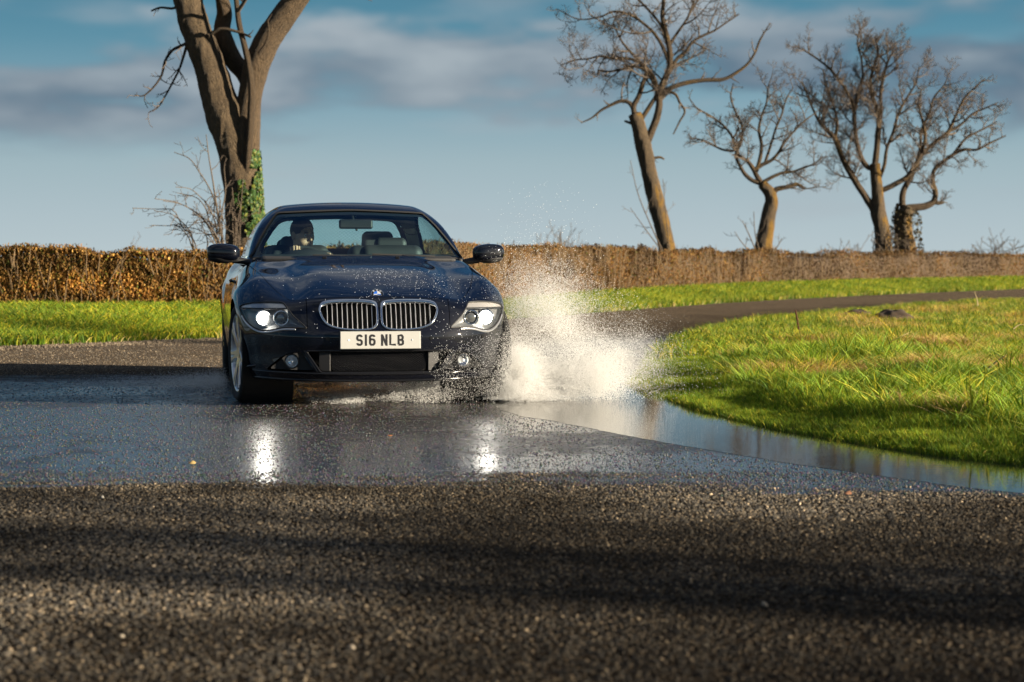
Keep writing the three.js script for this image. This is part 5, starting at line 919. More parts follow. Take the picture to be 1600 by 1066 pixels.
// ---- interior
{
  const dash = new THREE.Shape([[-0.62, .955], [-0.95, .985], [-1.18, .975], [-1.30, .93], [-1.28, .78], [-1.18, .60], [-0.62, .60]].map(([z, y]) => new THREE.Vector2(z, y)));
  const dg = new THREE.ExtrudeGeometry(dash, { depth: 1.34, bevelEnabled: true, bevelSize: 0.015, bevelThickness: 0.03, bevelSegments: 3, steps: 20 }); dg.rotateY(-PI / 2); dg.translate(0.67, 0, 0);
  { const p = dg.attributes.position; for (let i = 0; i < p.count; i++) { const x = p.getX(i); p.setZ(i, p.getZ(i) - 0.22 * x * x); } dg.computeVertexNormals(); }
  mesh('dashboard', dg, std({ color: [0.018, 0.018, 0.019], roughness: 0.75 }), car);
  const hoodG = new THREE.SphereGeometry(1, 32, 16, 0, PI * 2, 0, PI / 2); hoodG.scale(0.20, 0.07, 0.13); hoodG.translate(-0.36, 0.968, -1.14); mesh('instrument_hood', hoodG, M.leather, car);
  const sw = new THREE.Group(); sw.name = 'steering_wheel'; sw.position.set(-0.36, 0.885, -1.46); sw.rotation.x = -0.42; car.add(sw);
  mesh('rim', new THREE.TorusGeometry(0.185, 0.015, 12, 64), M.leather, sw); const hub = new THREE.SphereGeometry(0.07, 24, 16); hub.scale(1.1, 0.9, 0.35); mesh('hub', hub, M.leather, sw);
  for (const a of [0, PI, -PI / 2]) { const q = mesh('spoke', placed(new RoundedBoxGeometry(0.13, 0.035, 0.014, 2, 0.005), 0.115, 0, 0), M.leather, sw); q.rotation.z = a; }
  const seat = (name, x, z, top, w, rearSeat) => {
    const s = new THREE.Group(); s.name = name; s.position.set(x, 0, z); car.add(s);
    mesh('cushion', placed(new RoundedBoxGeometry(0.50, 0.17, 0.50, 4, 0.06), 0, 0.50, 0.28), M.leather, s);
    mesh('backrest', placed(new RoundedBoxGeometry(w, 0.60, 0.15, 4, 0.07), 0, 0.78, 0.0, -0.2), M.leather, s);
    const hr = new RoundedBoxGeometry(0.27, 0.20, 0.10, 5, 0.045), p = hr.attributes.position; for (let i = 0; i < p.count; i++) { const y = p.getY(i); p.setX(i, p.getX(i) * (1 - 0.7 * Math.max(0, y) * 1.1)); } hr.computeVertexNormals(); mesh('headrest', placed(hr, 0, top - 0.10, -0.06 - (rearSeat ? .0 : .03), -0.12), M.leather, s);
    for (const k of [-1, 1]) mesh('headrest_post', placed(new THREE.CylinderGeometry(0.007, 0.007, 0.14, 10), k * 0.055, top - 0.22, -0.055, -0.15), M.chrome, s);
  };
  seat('front_seat', -0.37, -2.12, 1.145, 0.50); seat('front_seat', 0.37, -2.12, 1.135, 0.50);
  seat('rear_seat', -0.36, -2.95, 1.13, 0.5, true); seat('rear_seat', 0.34, -2.95, 1.195, 0.5, true);
  mesh('parcel_shelf', placed(new RoundedBoxGeometry(1.2, 0.03, 0.5, 2, 0.01), 0, 0.985, -3.18), M.leather, car);
  mesh('cabin_floor', placed(new THREE.BoxGeometry(1.4, 0.02, 2.7), 0, 0.30, -2.0), M.void, car);
  for (const s of [-1, 1]) mesh('door_card', placed(new RoundedBoxGeometry(0.03, 0.62, 2.2, 2, 0.01), s * 0.75, 0.66, -1.95), M.leather, car);
  const rm = new THREE.Group(); rm.name = 'interior_mirror'; rm.position.set(0.035, 1.228, -1.47); car.add(rm);
  const mg = new RoundedBoxGeometry(0.255, 0.072, 0.035, 5, 0.017); mesh('mirror_shell', mg, M.blackPlastic, rm);
  mesh('stalk', new MB().tube([{ p: V(-0.02, 0.03, 0.0), r: 0.012 }, { p: V(-0.025, 0.05, -0.03), r: 0.014 }, { p: V(-0.025, 0.07, -0.07), r: 0.014 }], 12).geo(), M.blackPlastic, rm);
  mesh('sensor_pod', placed(new THREE.SphereGeometry(1, 24, 16), -0.03, 0.058, -0.085, 0.6, 0, 0, [0.045, 0.035, 0.02]), M.blackPlastic, rm);
  mesh('pull_tab', placed(new THREE.SphereGeometry(0.010, 12, 8), 0.005, -0.042, 0.012), M.blackPlastic, rm);
  for (const s of [-1, 1]) mesh('sun_visor', placed(new RoundedBoxGeometry(0.40, 0.012, 0.15, 2, 0.005), s * 0.29, 1.318, -1.66, 0.28, 0, s * -0.06), M.trim, car);
}
// door handle, side repeater
for (const s of [-1, 1]) { const z = -1.86, y = 0.80, o = cast(bodyF, V(0, y, z), V(s, 0, 0), 1.3); mesh('door_handle', placed(new RoundedBoxGeometry(0.022, 0.026, 0.20, 3, 0.009), s * (o + 0.012), y, z), M.paint, car); }
// ---------------------------------------------------------------- droplets resting on the bonnet and wings
{
  const r = rng(77), list = [], g = new THREE.SphereGeometry(1, 8, 5, 0, PI * 2, 0, PI / 2), up = V(0, 1, 0), q = new THREE.Quaternion();
  for (let i = 0; i < 5200; i++) {
    const row = grid[140 + Math.floor(r() * 200)]; if (!row) continue; const e = row[Math.floor(r() * row.length)]; if (e.p.y < 0.42 || e.hole < 0.01 || e.p.z < -0.7) continue; if (r() > 0.15 + 0.85 * smoothstep(e.p.x, -0.3, 0.7)) continue;
    q.setFromUnitVectors(up, e.n); const s = 0.0012 + 0.0022 * r() * r(); list.push({ m: new THREE.Matrix4().compose(e.p.clone().add(V((r() - .5) * .006, 0, (r() - .5) * .006)), q, V(s, s * 0.55, s)) });
  }
  stuffCopies('water_beads', g, phys({ color: [0.75, 0.77, 0.8], roughness: 0.05, metalness: 0.2 }), list, car);
}
// ---------------------------------------------------------------- the driver: one smooth body meshed from tapered capsules
function capsule(x, y, z, a, b, ra, rb) { const dx = b[0] - a[0], dy = b[1] - a[1], dz = b[2] - a[2], t = clamp(((x - a[0]) * dx + (y - a[1]) * dy + (z - a[2]) * dz) / (dx * dx + dy * dy + dz * dz + 1e-9), 0, 1); return Math.hypot(x - a[0] - dx * t, y - a[1] - dy * t, z - a[2] - dz * t) - lerp(ra, rb, t); }
function meshField(f, c, half, n) {
  const mc = new MarchingCubes(n, new THREE.MeshBasicMaterial(), false, false, 400000); mc.isolation = 0; const h = n / 2;
  for (let k = 0; k < n; k++) for (let j = 0; j < n; j++) for (let i = 0; i < n; i++) mc.field[i + j * n + k * n * n] = -f(c[0] + (i - h) / h * half, c[1] + (j - h) / h * half, c[2] + (k - h) / h * half);
  mc.update(); const cnt = mc.count, g = new THREE.BufferGeometry(), p = new Float32Array(cnt * 3), nn = new Float32Array(cnt * 3), v = V(0, 0, 0);
  for (let i = 0; i < cnt; i++) { for (let q = 0; q < 3; q++) p[i * 3 + q] = mc.positionArray[i * 3 + q] * half + c[q]; const e = half / n * 0.7, [x, y, z] = [p[i * 3], p[i * 3 + 1], p[i * 3 + 2]]; v.set(f(x + e, y, z) - f(x - e, y, z), f(x, y + e, z) - f(x, y - e, z), f(x, y, z + e) - f(x, y, z - e)).normalize(); nn[i * 3] = v.x; nn[i * 3 + 1] = v.y; nn[i * 3 + 2] = v.z; }
  g.setAttribute('position', new THREE.BufferAttribute(p, 3)); g.setAttribute('normal', new THREE.BufferAttribute(nn, 3)); return g;
}
{
  const who = tag(base('person', CAR_POS, CAR_TURN), 'driver with short dark hair, seen through the windscreen with a hand on the wheel', 'person');
  // head, in its own axes, face towards +z; later turned to look into the bend
  const headF = (x, y, z) => {
    const ax = Math.abs(x); let d = Math.hypot(x / 0.076, (y - 0.035) / 0.098, (z + 0.012) / 0.098) - 1; d *= 0.078;
    d = smin(d, capsule(x, y, z, [0, -0.045, 0.03], [0, -0.085, 0.062], 0.052, 0.026), 0.05);
    d = smin(d, capsule(ax, y, z, [0.045, -0.02, 0.03], [0.022, -0.078, 0.055], 0.03, 0.022), 0.03);        // jaw
    d = smin(d, capsule(ax, y, z, [0.018, 0.022, 0.076], [0.046, 0.018, 0.058], 0.013, 0.012), 0.018);     // brow
    d = smin(d, capsule(ax, y, z, [0.042, -0.014, 0.056], [0.052, -0.01, 0.04], 0.017, 0.016), 0.02);       // cheekbone
    d = smax(d, 0.0155 - Math.hypot(ax - 0.032, y - 0.002, (z - 0.088) * 0.9), 0.012);                      // eye sockets
    d = smin(d, capsule(x, y, z, [0, 0.012, 0.082], [0, -0.030, 0.104], 0.007, 0.011), 0.012);              // nose
    d = smin(d, capsule(ax, y, z, [0.0, -0.033, 0.094], [0.012, -0.034, 0.088], 0.008, 0.0075), 0.006);
    d = smin(d, capsule(ax, y, z, [0, -0.054, 0.087], [0.018, -0.056, 0.078], 0.0065, 0.004), 0.006);       // lips
    d = smin(d, capsule(ax, y, z, [0, -0.064, 0.086], [0.015, -0.063, 0.078], 0.0065, 0.004), 0.006);
    d = smax(d, 0.0012 - Math.hypot(Math.max(0, ax - 0.018), y + 0.0592, z - 0.09), 0.004);
    const ear = Math.max(Math.hypot((ax - 0.080) * 1.0, (y + 0.004) / 1.7, (z + 0.012)) - 0.019, Math.abs(ax - 0.080 - 0.25 * (-z - 0.012)) - 0.006); d = smin(d, ear, 0.008);
    return smin(d, capsule(x, y, z, [0, -0.05, -0.02], [0, -0.16, -0.045], 0.052, 0.056), 0.03);
  };
  const hairF = (x, y, z) => { const base0 = Math.hypot(x / 0.0775, (y - 0.037) / 0.0995, (z + 0.013) / 0.0995) - 1, d = base0 * 0.078 - 0.0035 - 0.0018 * noise3(x * 160, y * 160, z * 160), ax = Math.abs(x), line = 0.068 - 0.10 * smoothstep(-z, -0.07, -0.01) - 0.045 * smoothstep(-z, 0.0, 0.05) - 0.02 * smoothstep(ax, 0.02, 0.06); return smax(d, line - y, 0.01); };
  const HP = [-0.335, 1.150, -1.99], turn = 0.62, tilt = 0.06;
  const hm = new THREE.Matrix4().compose(V(...HP), new THREE.Quaternion().setFromEuler(new THREE.Euler(tilt, turn, 0, 'YXZ')), V(1, 1, 1));
  const headG = meshField(headF, [0, -0.02, 0], 0.155, 84).applyMatrix4(hm), hairG = meshField(hairF, [0, 0.03, -0.01], 0.125, 60).applyMatrix4(hm);
  // torso, arms, legs
  const sh = 0.185, cx = -0.345, S = (s) => [cx + s * sh, 0.97, -2.02], E = (s) => [cx + s * 0.27, 0.83, -1.78], Wr = { '-1': [cx - 0.075, 1.005, -1.575], 1: [cx + 0.17, 0.95, -1.53] }, hip = [cx, 0.60, -1.95];
  const limbsF = (grow) => (x, y, z) => {
    let d = capsule(x, y, z, [cx, 0.66, -1.97], [cx, 0.86, -2.04], 0.135 + grow, 0.14 + grow); d = smin(d, capsule(x, y, z, [cx - 0.11, 0.95, -2.04], [cx + 0.11, 0.95, -2.04], 0.075 + grow, 0.075 + grow), 0.08); d = smin(d, capsule(x, y, z, [cx, 0.95, -2.04], [cx, 1.05, -2.03], 0.06 + grow, 0.05 + grow * 0.4), 0.04);
    for (const s of [-1, 1]) { d = smin(d, capsule(x, y, z, S(s), E(s), 0.058 + grow, 0.044 + grow), 0.03); d = smin(d, capsule(x, y, z, E(s), Wr[s], 0.042 + grow, 0.028 + grow), 0.02); }
    return d;
  };
  const legsF = (x, y, z) => { let d = capsule(x, y, z, [cx - 0.08, 0.62, -1.95], [cx + 0.08, 0.62, -1.95], 0.12, 0.12); for (const s of [-1, 1]) { d = smin(d, capsule(x, y, z, [cx + s * 0.09, 0.60, -1.92], [cx + s * 0.12, 0.70, -1.50], 0.085, 0.062), 0.05); d = smin(d, capsule(x, y, z, [cx + s * 0.12, 0.69, -1.50], [cx + s * 0.10, 0.38, -1.18], 0.06, 0.042), 0.03); d = smin(d, capsule(x, y, z, [cx + s * 0.10, 0.36, -1.18], [cx + s * 0.10, 0.36, -0.98], 0.04, 0.035), 0.03); } return d; };
  // a hand closed round the rim: palm, four unequal curled fingers, thumb along the rim
  const handF = (wx, wy, wz, s) => (x, y, z) => {
    const px = x - wx, py = y - wy, pz = z - wz; let d = capsule(px, py, pz, [0, -0.005, -0.01], [s * 0.004, 0.035, 0.035], 0.028, 0.030);
    d = smin(d, capsule(px, py, pz, [s * -0.02, 0.03, 0.03], [s * 0.03, 0.03, 0.03], 0.018, 0.020), 0.02);
    [[-.030, .0080, .9], [-.011, .0088, 1.05], [.009, .0090, 1.08], [.028, .0084, 1.0]].forEach(([o, r, l]) => { const k = [s * o, 0.040, 0.052], a = [s * o, 0.050 * l, 0.078 * l], b = [s * o, 0.022, 0.092 * l], c = [s * o, 0.002, 0.078]; let f = capsule(px, py, pz, k, a, r * 1.2, r * 1.1); f = smin(f, capsule(px, py, pz, a, b, r * 1.08, r), 0.004); f = smin(f, capsule(px, py, pz, b, c, r, r * 0.85), 0.004); d = smin(d, f, 0.005); });
    const t = smin(capsule(px, py, pz, [s * 0.026, 0.012, 0.015], [s * 0.052, 0.016, 0.045], 0.014, 0.011), capsule(px, py, pz, [s * 0.052, 0.016, 0.045], [s * 0.056, 0.006, 0.075], 0.011, 0.009), 0.006);
    return smin(d, t, 0.008);
  };
  const hands = [-1, 1].map((s) => meshField(handF(...Wr[s], -s), [Wr[s][0], Wr[s][1] + 0.02, Wr[s][2] + 0.03], 0.095, 60));
  const skin = phys({ color: [0.44, 0.24, 0.155], roughness: 0.55 });
  mesh('body', merged([headG, meshField(limbsF(-0.006), [cx, 0.82, -1.85], 0.46, 84), ...hands]), skin, who);
  mesh('hair', merged([hairG]), std({ color: [0.012, 0.009, 0.007], roughness: 0.7 }), who);
  const shirtF = (x, y, z) => { let d = limbsF(0.008)(x, y, z); d = smax(d, y - 1.035 + 0.2 * Math.max(0, z + 2.0), 0.01); for (const s of [-1, 1]) d = smax(d, 0.035 - Math.hypot(x - Wr[s][0], y - Wr[s][1], z - Wr[s][2]), 0.01); return d; };
  mesh('shirt', merged([meshField(shirtF, [cx, 0.82, -1.85], 0.46, 84)]), std({ color: [0.02, 0.022, 0.028], roughness: 0.9 }), who);
  mesh('trousers', merged([meshField(legsF, [cx, 0.55, -1.5], 0.62, 70)]), std({ color: [0.02, 0.025, 0.04], roughness: 0.9 }), who);
  for (const s of [-1, 1]) { const e = new THREE.SphereGeometry(0.0118, 16, 12); e.translate(s * 0.032, 0.003, 0.0735); mesh('eye', e.applyMatrix4(hm), std({ color: [0.6, 0.58, 0.55], roughness: 0.2 }), who); const i = new THREE.SphereGeometry(0.0062, 12, 8); i.translate(s * 0.0335, 0.003, 0.0805); mesh('iris', i.applyMatrix4(hm), std({ color: [0.03, 0.02, 0.012], roughness: 0.2 }), who); const bm = new MB().tube([V(s * 0.016, 0.021, 0.092), V(s * 0.032, 0.026, 0.088), V(s * 0.048, 0.021, 0.072)].map((p) => ({ p, r: 0.0035 })), 6).geo(); mesh('eyebrow', bm.applyMatrix4(hm), std({ color: [0.02, 0.014, 0.01], roughness: 0.9 }), who); }
}
// ---------------------------------------------------------------- the splash: droplets thrown up by the wheel on the puddle side
M.water = phys({ color: [0.93, 0.93, 0.92], roughness: 0.6, transmission: 0.6, thickness: 0, specularIntensity: 1 });
const dropGeo = new THREE.IcosahedronGeometry(1, 1); { dropGeo.deleteAttribute('normal'); const p = dropGeo.attributes.position; dropGeo.setAttribute('normal', new THREE.BufferAttribute(Float32Array.from(p.array), 3)); }
{
  const r = rng(2024), gauss = () => (r() + r() + r() + r() - 2) * 0.866, list = [], q = new THREE.Quaternion(), toWorld = new THREE.Matrix4().compose(V(...CAR_POS), new THREE.Quaternion().setFromEuler(new THREE.Euler(0, CAR_TURN, 0)), V(1, 1, 1));
  const add = (x, y, z, s) => { if (y < 0.004) return; const p = V(x, y, z).applyMatrix4(toWorld), k = 0.85 + 0.4 * r(); list.push({ m: new THREE.Matrix4().compose(p, q, V(s, s * k, s)) }); };
  const inCar = (x, y, z) => z < 0.85 && Math.abs(x) < 0.95 && y > 0.16 && bodyF(x, y, z) < 0.012;
  // jets: sheets of water leaving the tyre's contact patch sideways, each broken into strands
  for (let j = 0; j < 520; j++) {
    const k = r(), elev = k < 0.55 ? lerp(0.04, 0.75, Math.pow(r(), 1.25)) : lerp(0.6, 1.42, r()), speed = k < 0.55 ? lerp(1.6, 4.4, Math.pow(r(), 1.3)) : lerp(1.8, 4.6, Math.pow(r(), 1.5)), az = lerp(-0.65, 0.75, r());
    const vx = Math.cos(elev) * speed * Math.cos(az) * 0.85, vz = Math.cos(elev) * speed * Math.sin(az) * 0.6 - 0.2, vy = Math.sin(elev) * speed, n = Math.round((k < 0.55 ? 240 : 230) * (0.4 + 1.2 * r())), flight = Math.min(0.55, 2 * vy / 9.81 + 0.03), x0 = 0.74 + 0.24 * r(), z0 = lerp(-0.25, 0.42, r()), spread = 0.018 + 0.05 * r();
    for (let i = 0; i < n; i++) {
      const t = flight * Math.pow(r(), 0.85), f = spread * (0.4 + 2.2 * t / 0.4), x = x0 + vx * t + gauss() * f, y = 0.015 + vy * t - 4.905 * t * t + Math.abs(gauss()) * f * 0.8, z = z0 + vz * t + gauss() * f * 1.3;
      if (inCar(x, y, z)) continue; add(x, y, z, (r() < 0.015 ? 0.0030 : 0.0010 + 0.0011 * r() * r()));
    }
  }
  const cloud = (n, cx, cy, cz, sx, sy, sz, r0, r1, thin) => { for (let i = 0; i < n; i++) { const x = cx + sx * gauss(), y = Math.abs(cy + sy * gauss()), z = cz + sz * gauss(); if (x < 0.70 || inCar(x, y, z)) continue; const c = fbm(x * 4.2 + 3, y * 4.2, z * 3.5, 4); if (c < thin + 0.24 * r()) continue; add(x, y, z, r0 + (r1 - r0) * r()); } };
  cloud(46000, 0.99, 0.18, 0.25, 0.22, 0.19, 0.26, 0.0012, 0.0023, 0.30);      // white heart by the tyre
  cloud(66000, 1.38, 0.14, 0.12, 0.36, 0.16, 0.32, 0.0012, 0.0022, 0.32);      // low wall of water over the puddle
  cloud(80000, 1.20, 0.54, 0.05, 0.31, 0.34, 0.32, 0.0008, 0.0014, 0.31);      // rising veil
  cloud(70000, 1.66, 0.28, 0.0, 0.40, 0.22, 0.42, 0.0008, 0.0013, 0.34);       // thin skirt towards the bank
  cloud(22000, 0.95, 0.20, 0.62, 0.11, 0.15, 0.16, 0.0011, 0.0019, 0.30);      // breaking round the bumper's corner
  // single bright drops flung high and wide
  for (let i = 0; i < 2600; i++) { const x = 1.22 + gauss() * 0.34, y = 0.45 - 0.30 * Math.log(1 - 0.97 * r()), z = gauss() * 0.45; if (x < 0.85) continue; add(x, y, z, 0.0012 + 0.0026 * r() * r() * r()); }
  // in front of the bumper's corner
  for (let i = 0; i < 4200; i++) { const u = r(), x = 0.97 - 0.62 * Math.pow(u, 1.8) + gauss() * 0.05, y = 0.10 + 0.44 * r() * (1 - 0.35 * u) + 0.05 * gauss(), z = frontZ(clamp(Math.abs(x), 0, .88), clamp(y, .2, .7)) + 0.03 + 0.22 * r(); add(x, y, z, 0.0008 + 0.0015 * r() * r()); }
  tag(stuffCopies('splash', dropGeo, M.water, list), 'burst of white spray thrown up from the puddle by the front wheel', 'spray');
  const low = []; list.length = 0;
  for (let i = 0; i < 52000; i++) { const x = -0.45 + 1.25 * Math.pow(r(), 0.75), z = 0.55 - 1.5 * r(), y = Math.abs(gauss()) * (0.05 + 0.07 * smoothstep(x, -0.4, 0.6)); if (y > 0.165) continue; const c = fbm(x * 6, y * 9, z * 5, 3); if (c < 0.42 + 0.16 * r()) continue; add(x, y, z, 0.0010 + 0.0013 * r()); }
  low.push(...list); tag(stuffCopies('underbody_spray', dropGeo, M.water, low), 'golden spray hanging in the gap below the front bumper', 'spray');
  list.length = 0;
  for (let i = 0; i < 16000; i++) { const u = -Math.log(1 - 0.97 * r()) * 0.32, x = -0.95 - u + 0.05 * gauss(), z = -1.9 + 0.75 * gauss(), y = Math.abs(gauss()) * (0.10 / (1 + u)); add(x, y, z, 0.0008 + 0.0009 * r()); }
  tag(stuffCopies('wheel_mist', dropGeo, M.water, [...list]), 'thin mist trailing low beside the rear wheel on the left', 'spray');
}
// ---------------------------------------------------------------- small things
{ // molehills on the bank
  const mk = (seed, s) => { const g = new THREE.SphereGeometry(s, 28, 16, 0, PI * 2, 0, PI / 2), p = g.attributes.position; for (let i = 0; i < p.count; i++) { const x = p.getX(i), y = p.getY(i), z = p.getZ(i), k = 1 + 0.5 * (fbm(x * 9 + seed, y * 9, z * 9, 4) - 0.5); p.setXYZ(i, x * k, y * 0.62 * k, z * k); } g.computeVertexNormals(); return g; };
  const soil = std({ color: [0.055, 0.036, 0.022], roughness: 1 });
  const spot = (u, v, d) => { const p = at(u, v, d); p.y = bankHeight(p.x, p.z) + 0.03; return p; };
  const a = mesh('molehill', mk(1, 0.26), soil); a.position.copy(spot(1342, 487, 33)); tag(a, 'brown molehill on the bank crest, left of two', 'molehill', 'molehills on the bank');
  const b = mesh('molehill', mk(5, 0.33), soil); b.position.copy(spot(1396, 487, 31)); tag(b, 'larger brown molehill on the bank crest, right of two', 'molehill', 'molehills on the bank');
}
{ // dead dock stem with seeds, and pale stalks and a fallen twig
  const r = rng(5), p0 = at(1250, 520, 22); p0.y = bankHeight(p0.x, p0.z);
  const g = tag(base('dock_plant', [p0.x, p0.y - 0.02, p0.z]), 'dark red dead dock stalk standing on the bank beside a pale tussock', 'plant'), b = new MB();
  b.tube([V(0, 0, 0), V(0.01, 0.15, 0), V(-0.02, 0.3, 0.01), V(-0.045, 0.43, 0.02)].map((p, i) => ({ p, r: 0.004 - 0.0007 * i })), 6); const ds = std({ color: [0.13, 0.055, 0.03], roughness: 1 }); mesh('stem', b.geo(), ds, g);
  const sd = []; for (let i = 0; i < 120; i++) { const t = 0.55 + 0.45 * r(), a = r() * 6.28, q = 0.010 * (1.2 - t * 0.6); sd.push({ m: new THREE.Matrix4().compose(V(-0.05 * t * t + Math.cos(a) * q, 0.43 * t, 0.02 * t + Math.sin(a) * q), new THREE.Quaternion(), V(0.004, 0.007, 0.004)) }); } stuffCopies('seeds', dropGeo, ds, sd, g);
  const stalk = std({ color: [0.46, 0.36, 0.19], roughness: 1 });
  const lay = (name, list, rad, mat, label) => { const b2 = new MB(), q = list.map(([u, v, d]) => at(u, v, d)), o = q[0].clone(); b2.tube(spline(q.map((k) => k.sub(o)), 10).map((p, i) => ({ p, r: rad * (1 - 0.06 * i) })), 6); const m = mesh(name, b2.geo(), mat); m.position.copy(o); tag(m, label, 'twig'); };
  lay('dead_stalk', [[1378, 545, 18.6], [1392, 534, 18.5], [1408, 526, 18.4], [1420, 520, 18.4]], 0.006, stalk, 'pale straw stalk leaning over the tussocks in the middle of the bank');
  lay('fallen_twig', [[1524, 592, 15.2], [1540, 580, 15.2], [1556, 566, 15.2], [1572, 555, 15.2]], 0.010, std({ color: [0.10, 0.065, 0.035], roughness: 1 }), 'dark broken twig lying among dry grass at the right edge');
  lay('dead_stalk', [[1584, 514, 19], [1592, 508, 19], [1602, 507, 19]], 0.006, stalk, 'pale bent straw stalk at the right edge of the bank');
  lay('dead_stalk', [[1528, 478, 26], [1527, 468, 26], [1523, 456, 26]], 0.007, stalk, 'thin upright pale stalk on the skyline of the bank');
}
{ // fallen leaves and pale stones on the tarmac
  const spots = [[300, 727, 'straw-coloured leaf scrap on the wet lane at left', [0.5, 0.34, 0.12], 0.05], [610, 684, 'orange leaf scrap on the wet lane before the car', [0.42, 0.17, 0.06], 0.03], [1325, 775, 'brown leaf on the lane near the puddle tip', [0.26, 0.12, 0.06], 0.045], [1195, 950, 'tan stone chip on the dry tarmac in the right foreground', [0.36, 0.29, 0.21], 0.018], [190, 1000, 'pale stone chip on the tarmac at the lower left', [0.32, 0.27, 0.2], 0.015], [550, 1018, 'cream stone chip on the tarmac at the lower centre', [0.36, 0.3, 0.22], 0.014], [160, 780, 'white fleck of grit on the tarmac at left', [0.4, 0.37, 0.31], 0.014]];
  spots.forEach(([u, v, label, c, s], i) => { const d = EYE * LENS / (v - 405), p = at(u, v, d), leaf = i < 3, m = mesh(leaf ? 'fallen_leaf' : 'stone_chip', leaf ? leafShape : new THREE.IcosahedronGeometry(0.5, 1), std({ color: c, roughness: 0.9 })); m.position.set(p.x, leaf ? 0.012 : 0.004, p.z); m.rotation.set(leaf ? -PI / 2 + 0.25 : i, leaf ? 0 : i * 2, i * 1.3); m.scale.set(s * 1.3, leaf ? s : s * 0.7, s); tag(m, label, leaf ? 'leaf' : 'stone'); });
}
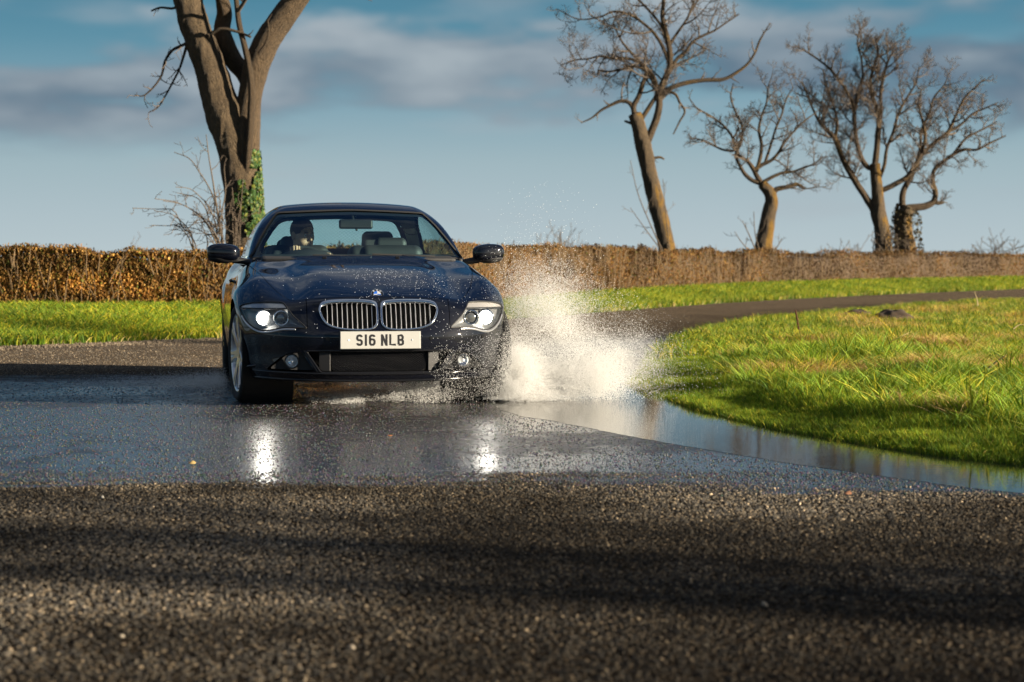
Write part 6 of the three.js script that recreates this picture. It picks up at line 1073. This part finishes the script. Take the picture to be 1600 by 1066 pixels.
// ---- scrub by the big tree, saplings along the hedge, far trees
function scrub(name, label, group, d, u, v, list, twigs, seed, material) {
  const g = tag(base(name), label, 'shrub', group), r = rng(seed), st = new MB(), fine = new MB(), o = at(u, v, d); g.position.copy(o);
  for (const l of list) { const q = limbPath(d, l, 14).map((k) => ({ p: k.p.sub(o), r: k.r })); st.tube(q, 6, { cap: false }); if (twigs) growTwigs(st, fine, q, r, twigs); }
  mesh('stem', st.geo(), material ?? M.branch, g); if (fine.p.length) mesh('twigs', fine.geo(), M.fineTwig, g).userData.kind = 'stuff'; return g;
}
{
  const r = rng(3), list = [];
  for (let i = 0; i < 13; i++) { const u0 = 300 + 55 * r(), h = 45 + 75 * r(), over = -20 - 85 * r(), l = []; for (let k = 0; k <= 5; k++) { const t = k / 5; l.push([u0 + over * t * t + 8 * (r() - 0.5), 402 - h * Math.sin(t * (1.5 + 0.9 * (i % 2) * r())) * 1.0, 1.7 * (1 - 0.6 * t), 0.8 * (r() - 0.3)]); } list.push(l); }
  for (let i = 0; i < 16; i++) { const u0 = 335 + 40 * r(), h = 40 + 90 * r(); list.push([[u0, 405, 1.5], [u0 + 6 * (r() - 0.6), 405 - h * 0.5, 1.2, 0.3], [u0 + 24 * (r() - 0.6), 405 - h, 0.7, 0.4]]); }
  scrub('bramble', 'tangle of bare arching brambles at the foot of the big tree', null, 33, 330, 402, list, { every: 2.6, len: 0.35, rad: 0.008, up: 0.3, levels: 1, spread: 1.1, min: 0.004, more: 3 }, 12);
  scrub('sapling', 'thin upright sapling left of the big trunk', null, 34, 352, 380, [[[352, 400, 2.6], [345, 360, 2.2], [338, 320, 2], [332, 280, 1.6], [326, 245, 1.2], [322, 210, 0.8]], [[338, 322, 1.8], [328, 296, 1.5], [312, 270, 1.2], [296, 248, 1], [272, 238, 0.7]], [[343, 345, 1.6], [352, 300, 1.2], [350, 262, 0.8]]], { every: 2.6, len: 0.42, rad: 0.009, up: 0.7, levels: 1, spread: 0.9, min: 0.004, more: 2.5 }, 14);
  scrub('sapling', 'wispy saplings beside the tall leaning tree', null, 55, 1020, 395, [[[1040, 402, 1.6], [1016, 350, 1.2], [996, 300, 1], [985, 250, 0.6]], [[1040, 400, 1.4], [1010, 360, 1], [985, 325, 0.6]], [[1048, 402, 1.2], [1040, 330, 0.8], [1036, 280, 0.6]]], { every: 1.4, len: 0.5, rad: 0.008, up: 0.3, levels: 1, spread: 0.8, min: 0.005 }, 15);
  scrub('sapling', 'twiggy suckers at the foot of the middle round-crowned tree', null, 61, 1185, 400, [[[1186, 404, 1.6], [1172, 370, 1.2], [1160, 345, 0.7]], [[1190, 404, 1.6], [1180, 365, 1], [1178, 330, 0.6]], [[1182, 404, 1.4], [1160, 380, 1], [1148, 362, 0.6]], [[1200, 404, 1.4], [1216, 384, 1], [1222, 372, 0.6]]], { every: 2.4, len: 0.4, rad: 0.009, up: 0.5, levels: 1, spread: 0.9, min: 0.006 }, 16);
  const bush = []; for (let i = 0; i < 26; i++) { const u0 = 1362 + 80 * r(), h = 14 + 40 * r(); bush.push([[u0, 406, 1.5], [u0 + 12 * (r() - 0.5), 406 - h * 0.6, 1.1, 0.3], [u0 + 26 * (r() - 0.5), 406 - h, 0.7, 0.4]]); }
  scrub('shrub', 'scrubby dark bush round the feet of the touching pair of trees', null, 67, 1400, 404, bush, { every: 2.4, len: 0.4, rad: 0.01, up: 0.4, levels: 1, spread: 1.0, min: 0.007, more: 3 }, 17);
  const far = (u0, u1, d, hMin, hMax, n, seed, label, w) => { const q = rng(seed), l = []; for (let i = 0; i < n; i++) { const u = lerp(u0, u1, q()), m = Math.sin(clamp((u - u0) / (u1 - u0), 0, 1) * PI), h = lerp(hMin, hMax, q()) * (0.4 + 0.6 * m); l.push([[lerp(u, (u0 + u1) / 2, 0.6), 406, w], [u, 406 - h * 0.6, w * 0.7], [u + (q() - 0.5) * 12, 406 - h, w * 0.4]]); } return scrub('far_tree', label, null, d, (u0 + u1) / 2, 405, l, { every: 0.35, len: 2.2, rad: 0.05, up: 0.4, levels: 1, spread: 1, min: 0.028, more: 1.8 }, seed); };
  far(832, 908, 230, 30, 56, 20, 81, 'pale far-off bare tree above the hedge, behind the spray', 1.2);
  far(1508, 1600, 190, 8, 24, 34, 82, 'low far-off thicket on the skyline at the right edge', 0.8);
  far(1285, 1345, 200, 4, 10, 22, 83, 'low far-off scrub on the skyline left of the touching pair', 0.8);
  far(196, 222, 240, 8, 20, 10, 84, 'tiny far-off bush peeping over the left hedge', 0.8);
}
plainTree(20, -0.5, 10, 611, 'bare roadside tree beyond the right edge, nearest the viewer');
plainTree(17, -0.9, 5.2, 615, 'bare roadside tree beyond the right edge, second from the viewer');
plainTree(33, -13.0, 11, 614, 'bare roadside tree beyond the right edge, farthest along');
camera.aspect = 1024 / 682; camera.updateProjectionMatrix();
renderer.setSize(1024, 682);
renderer.render(scene, camera);
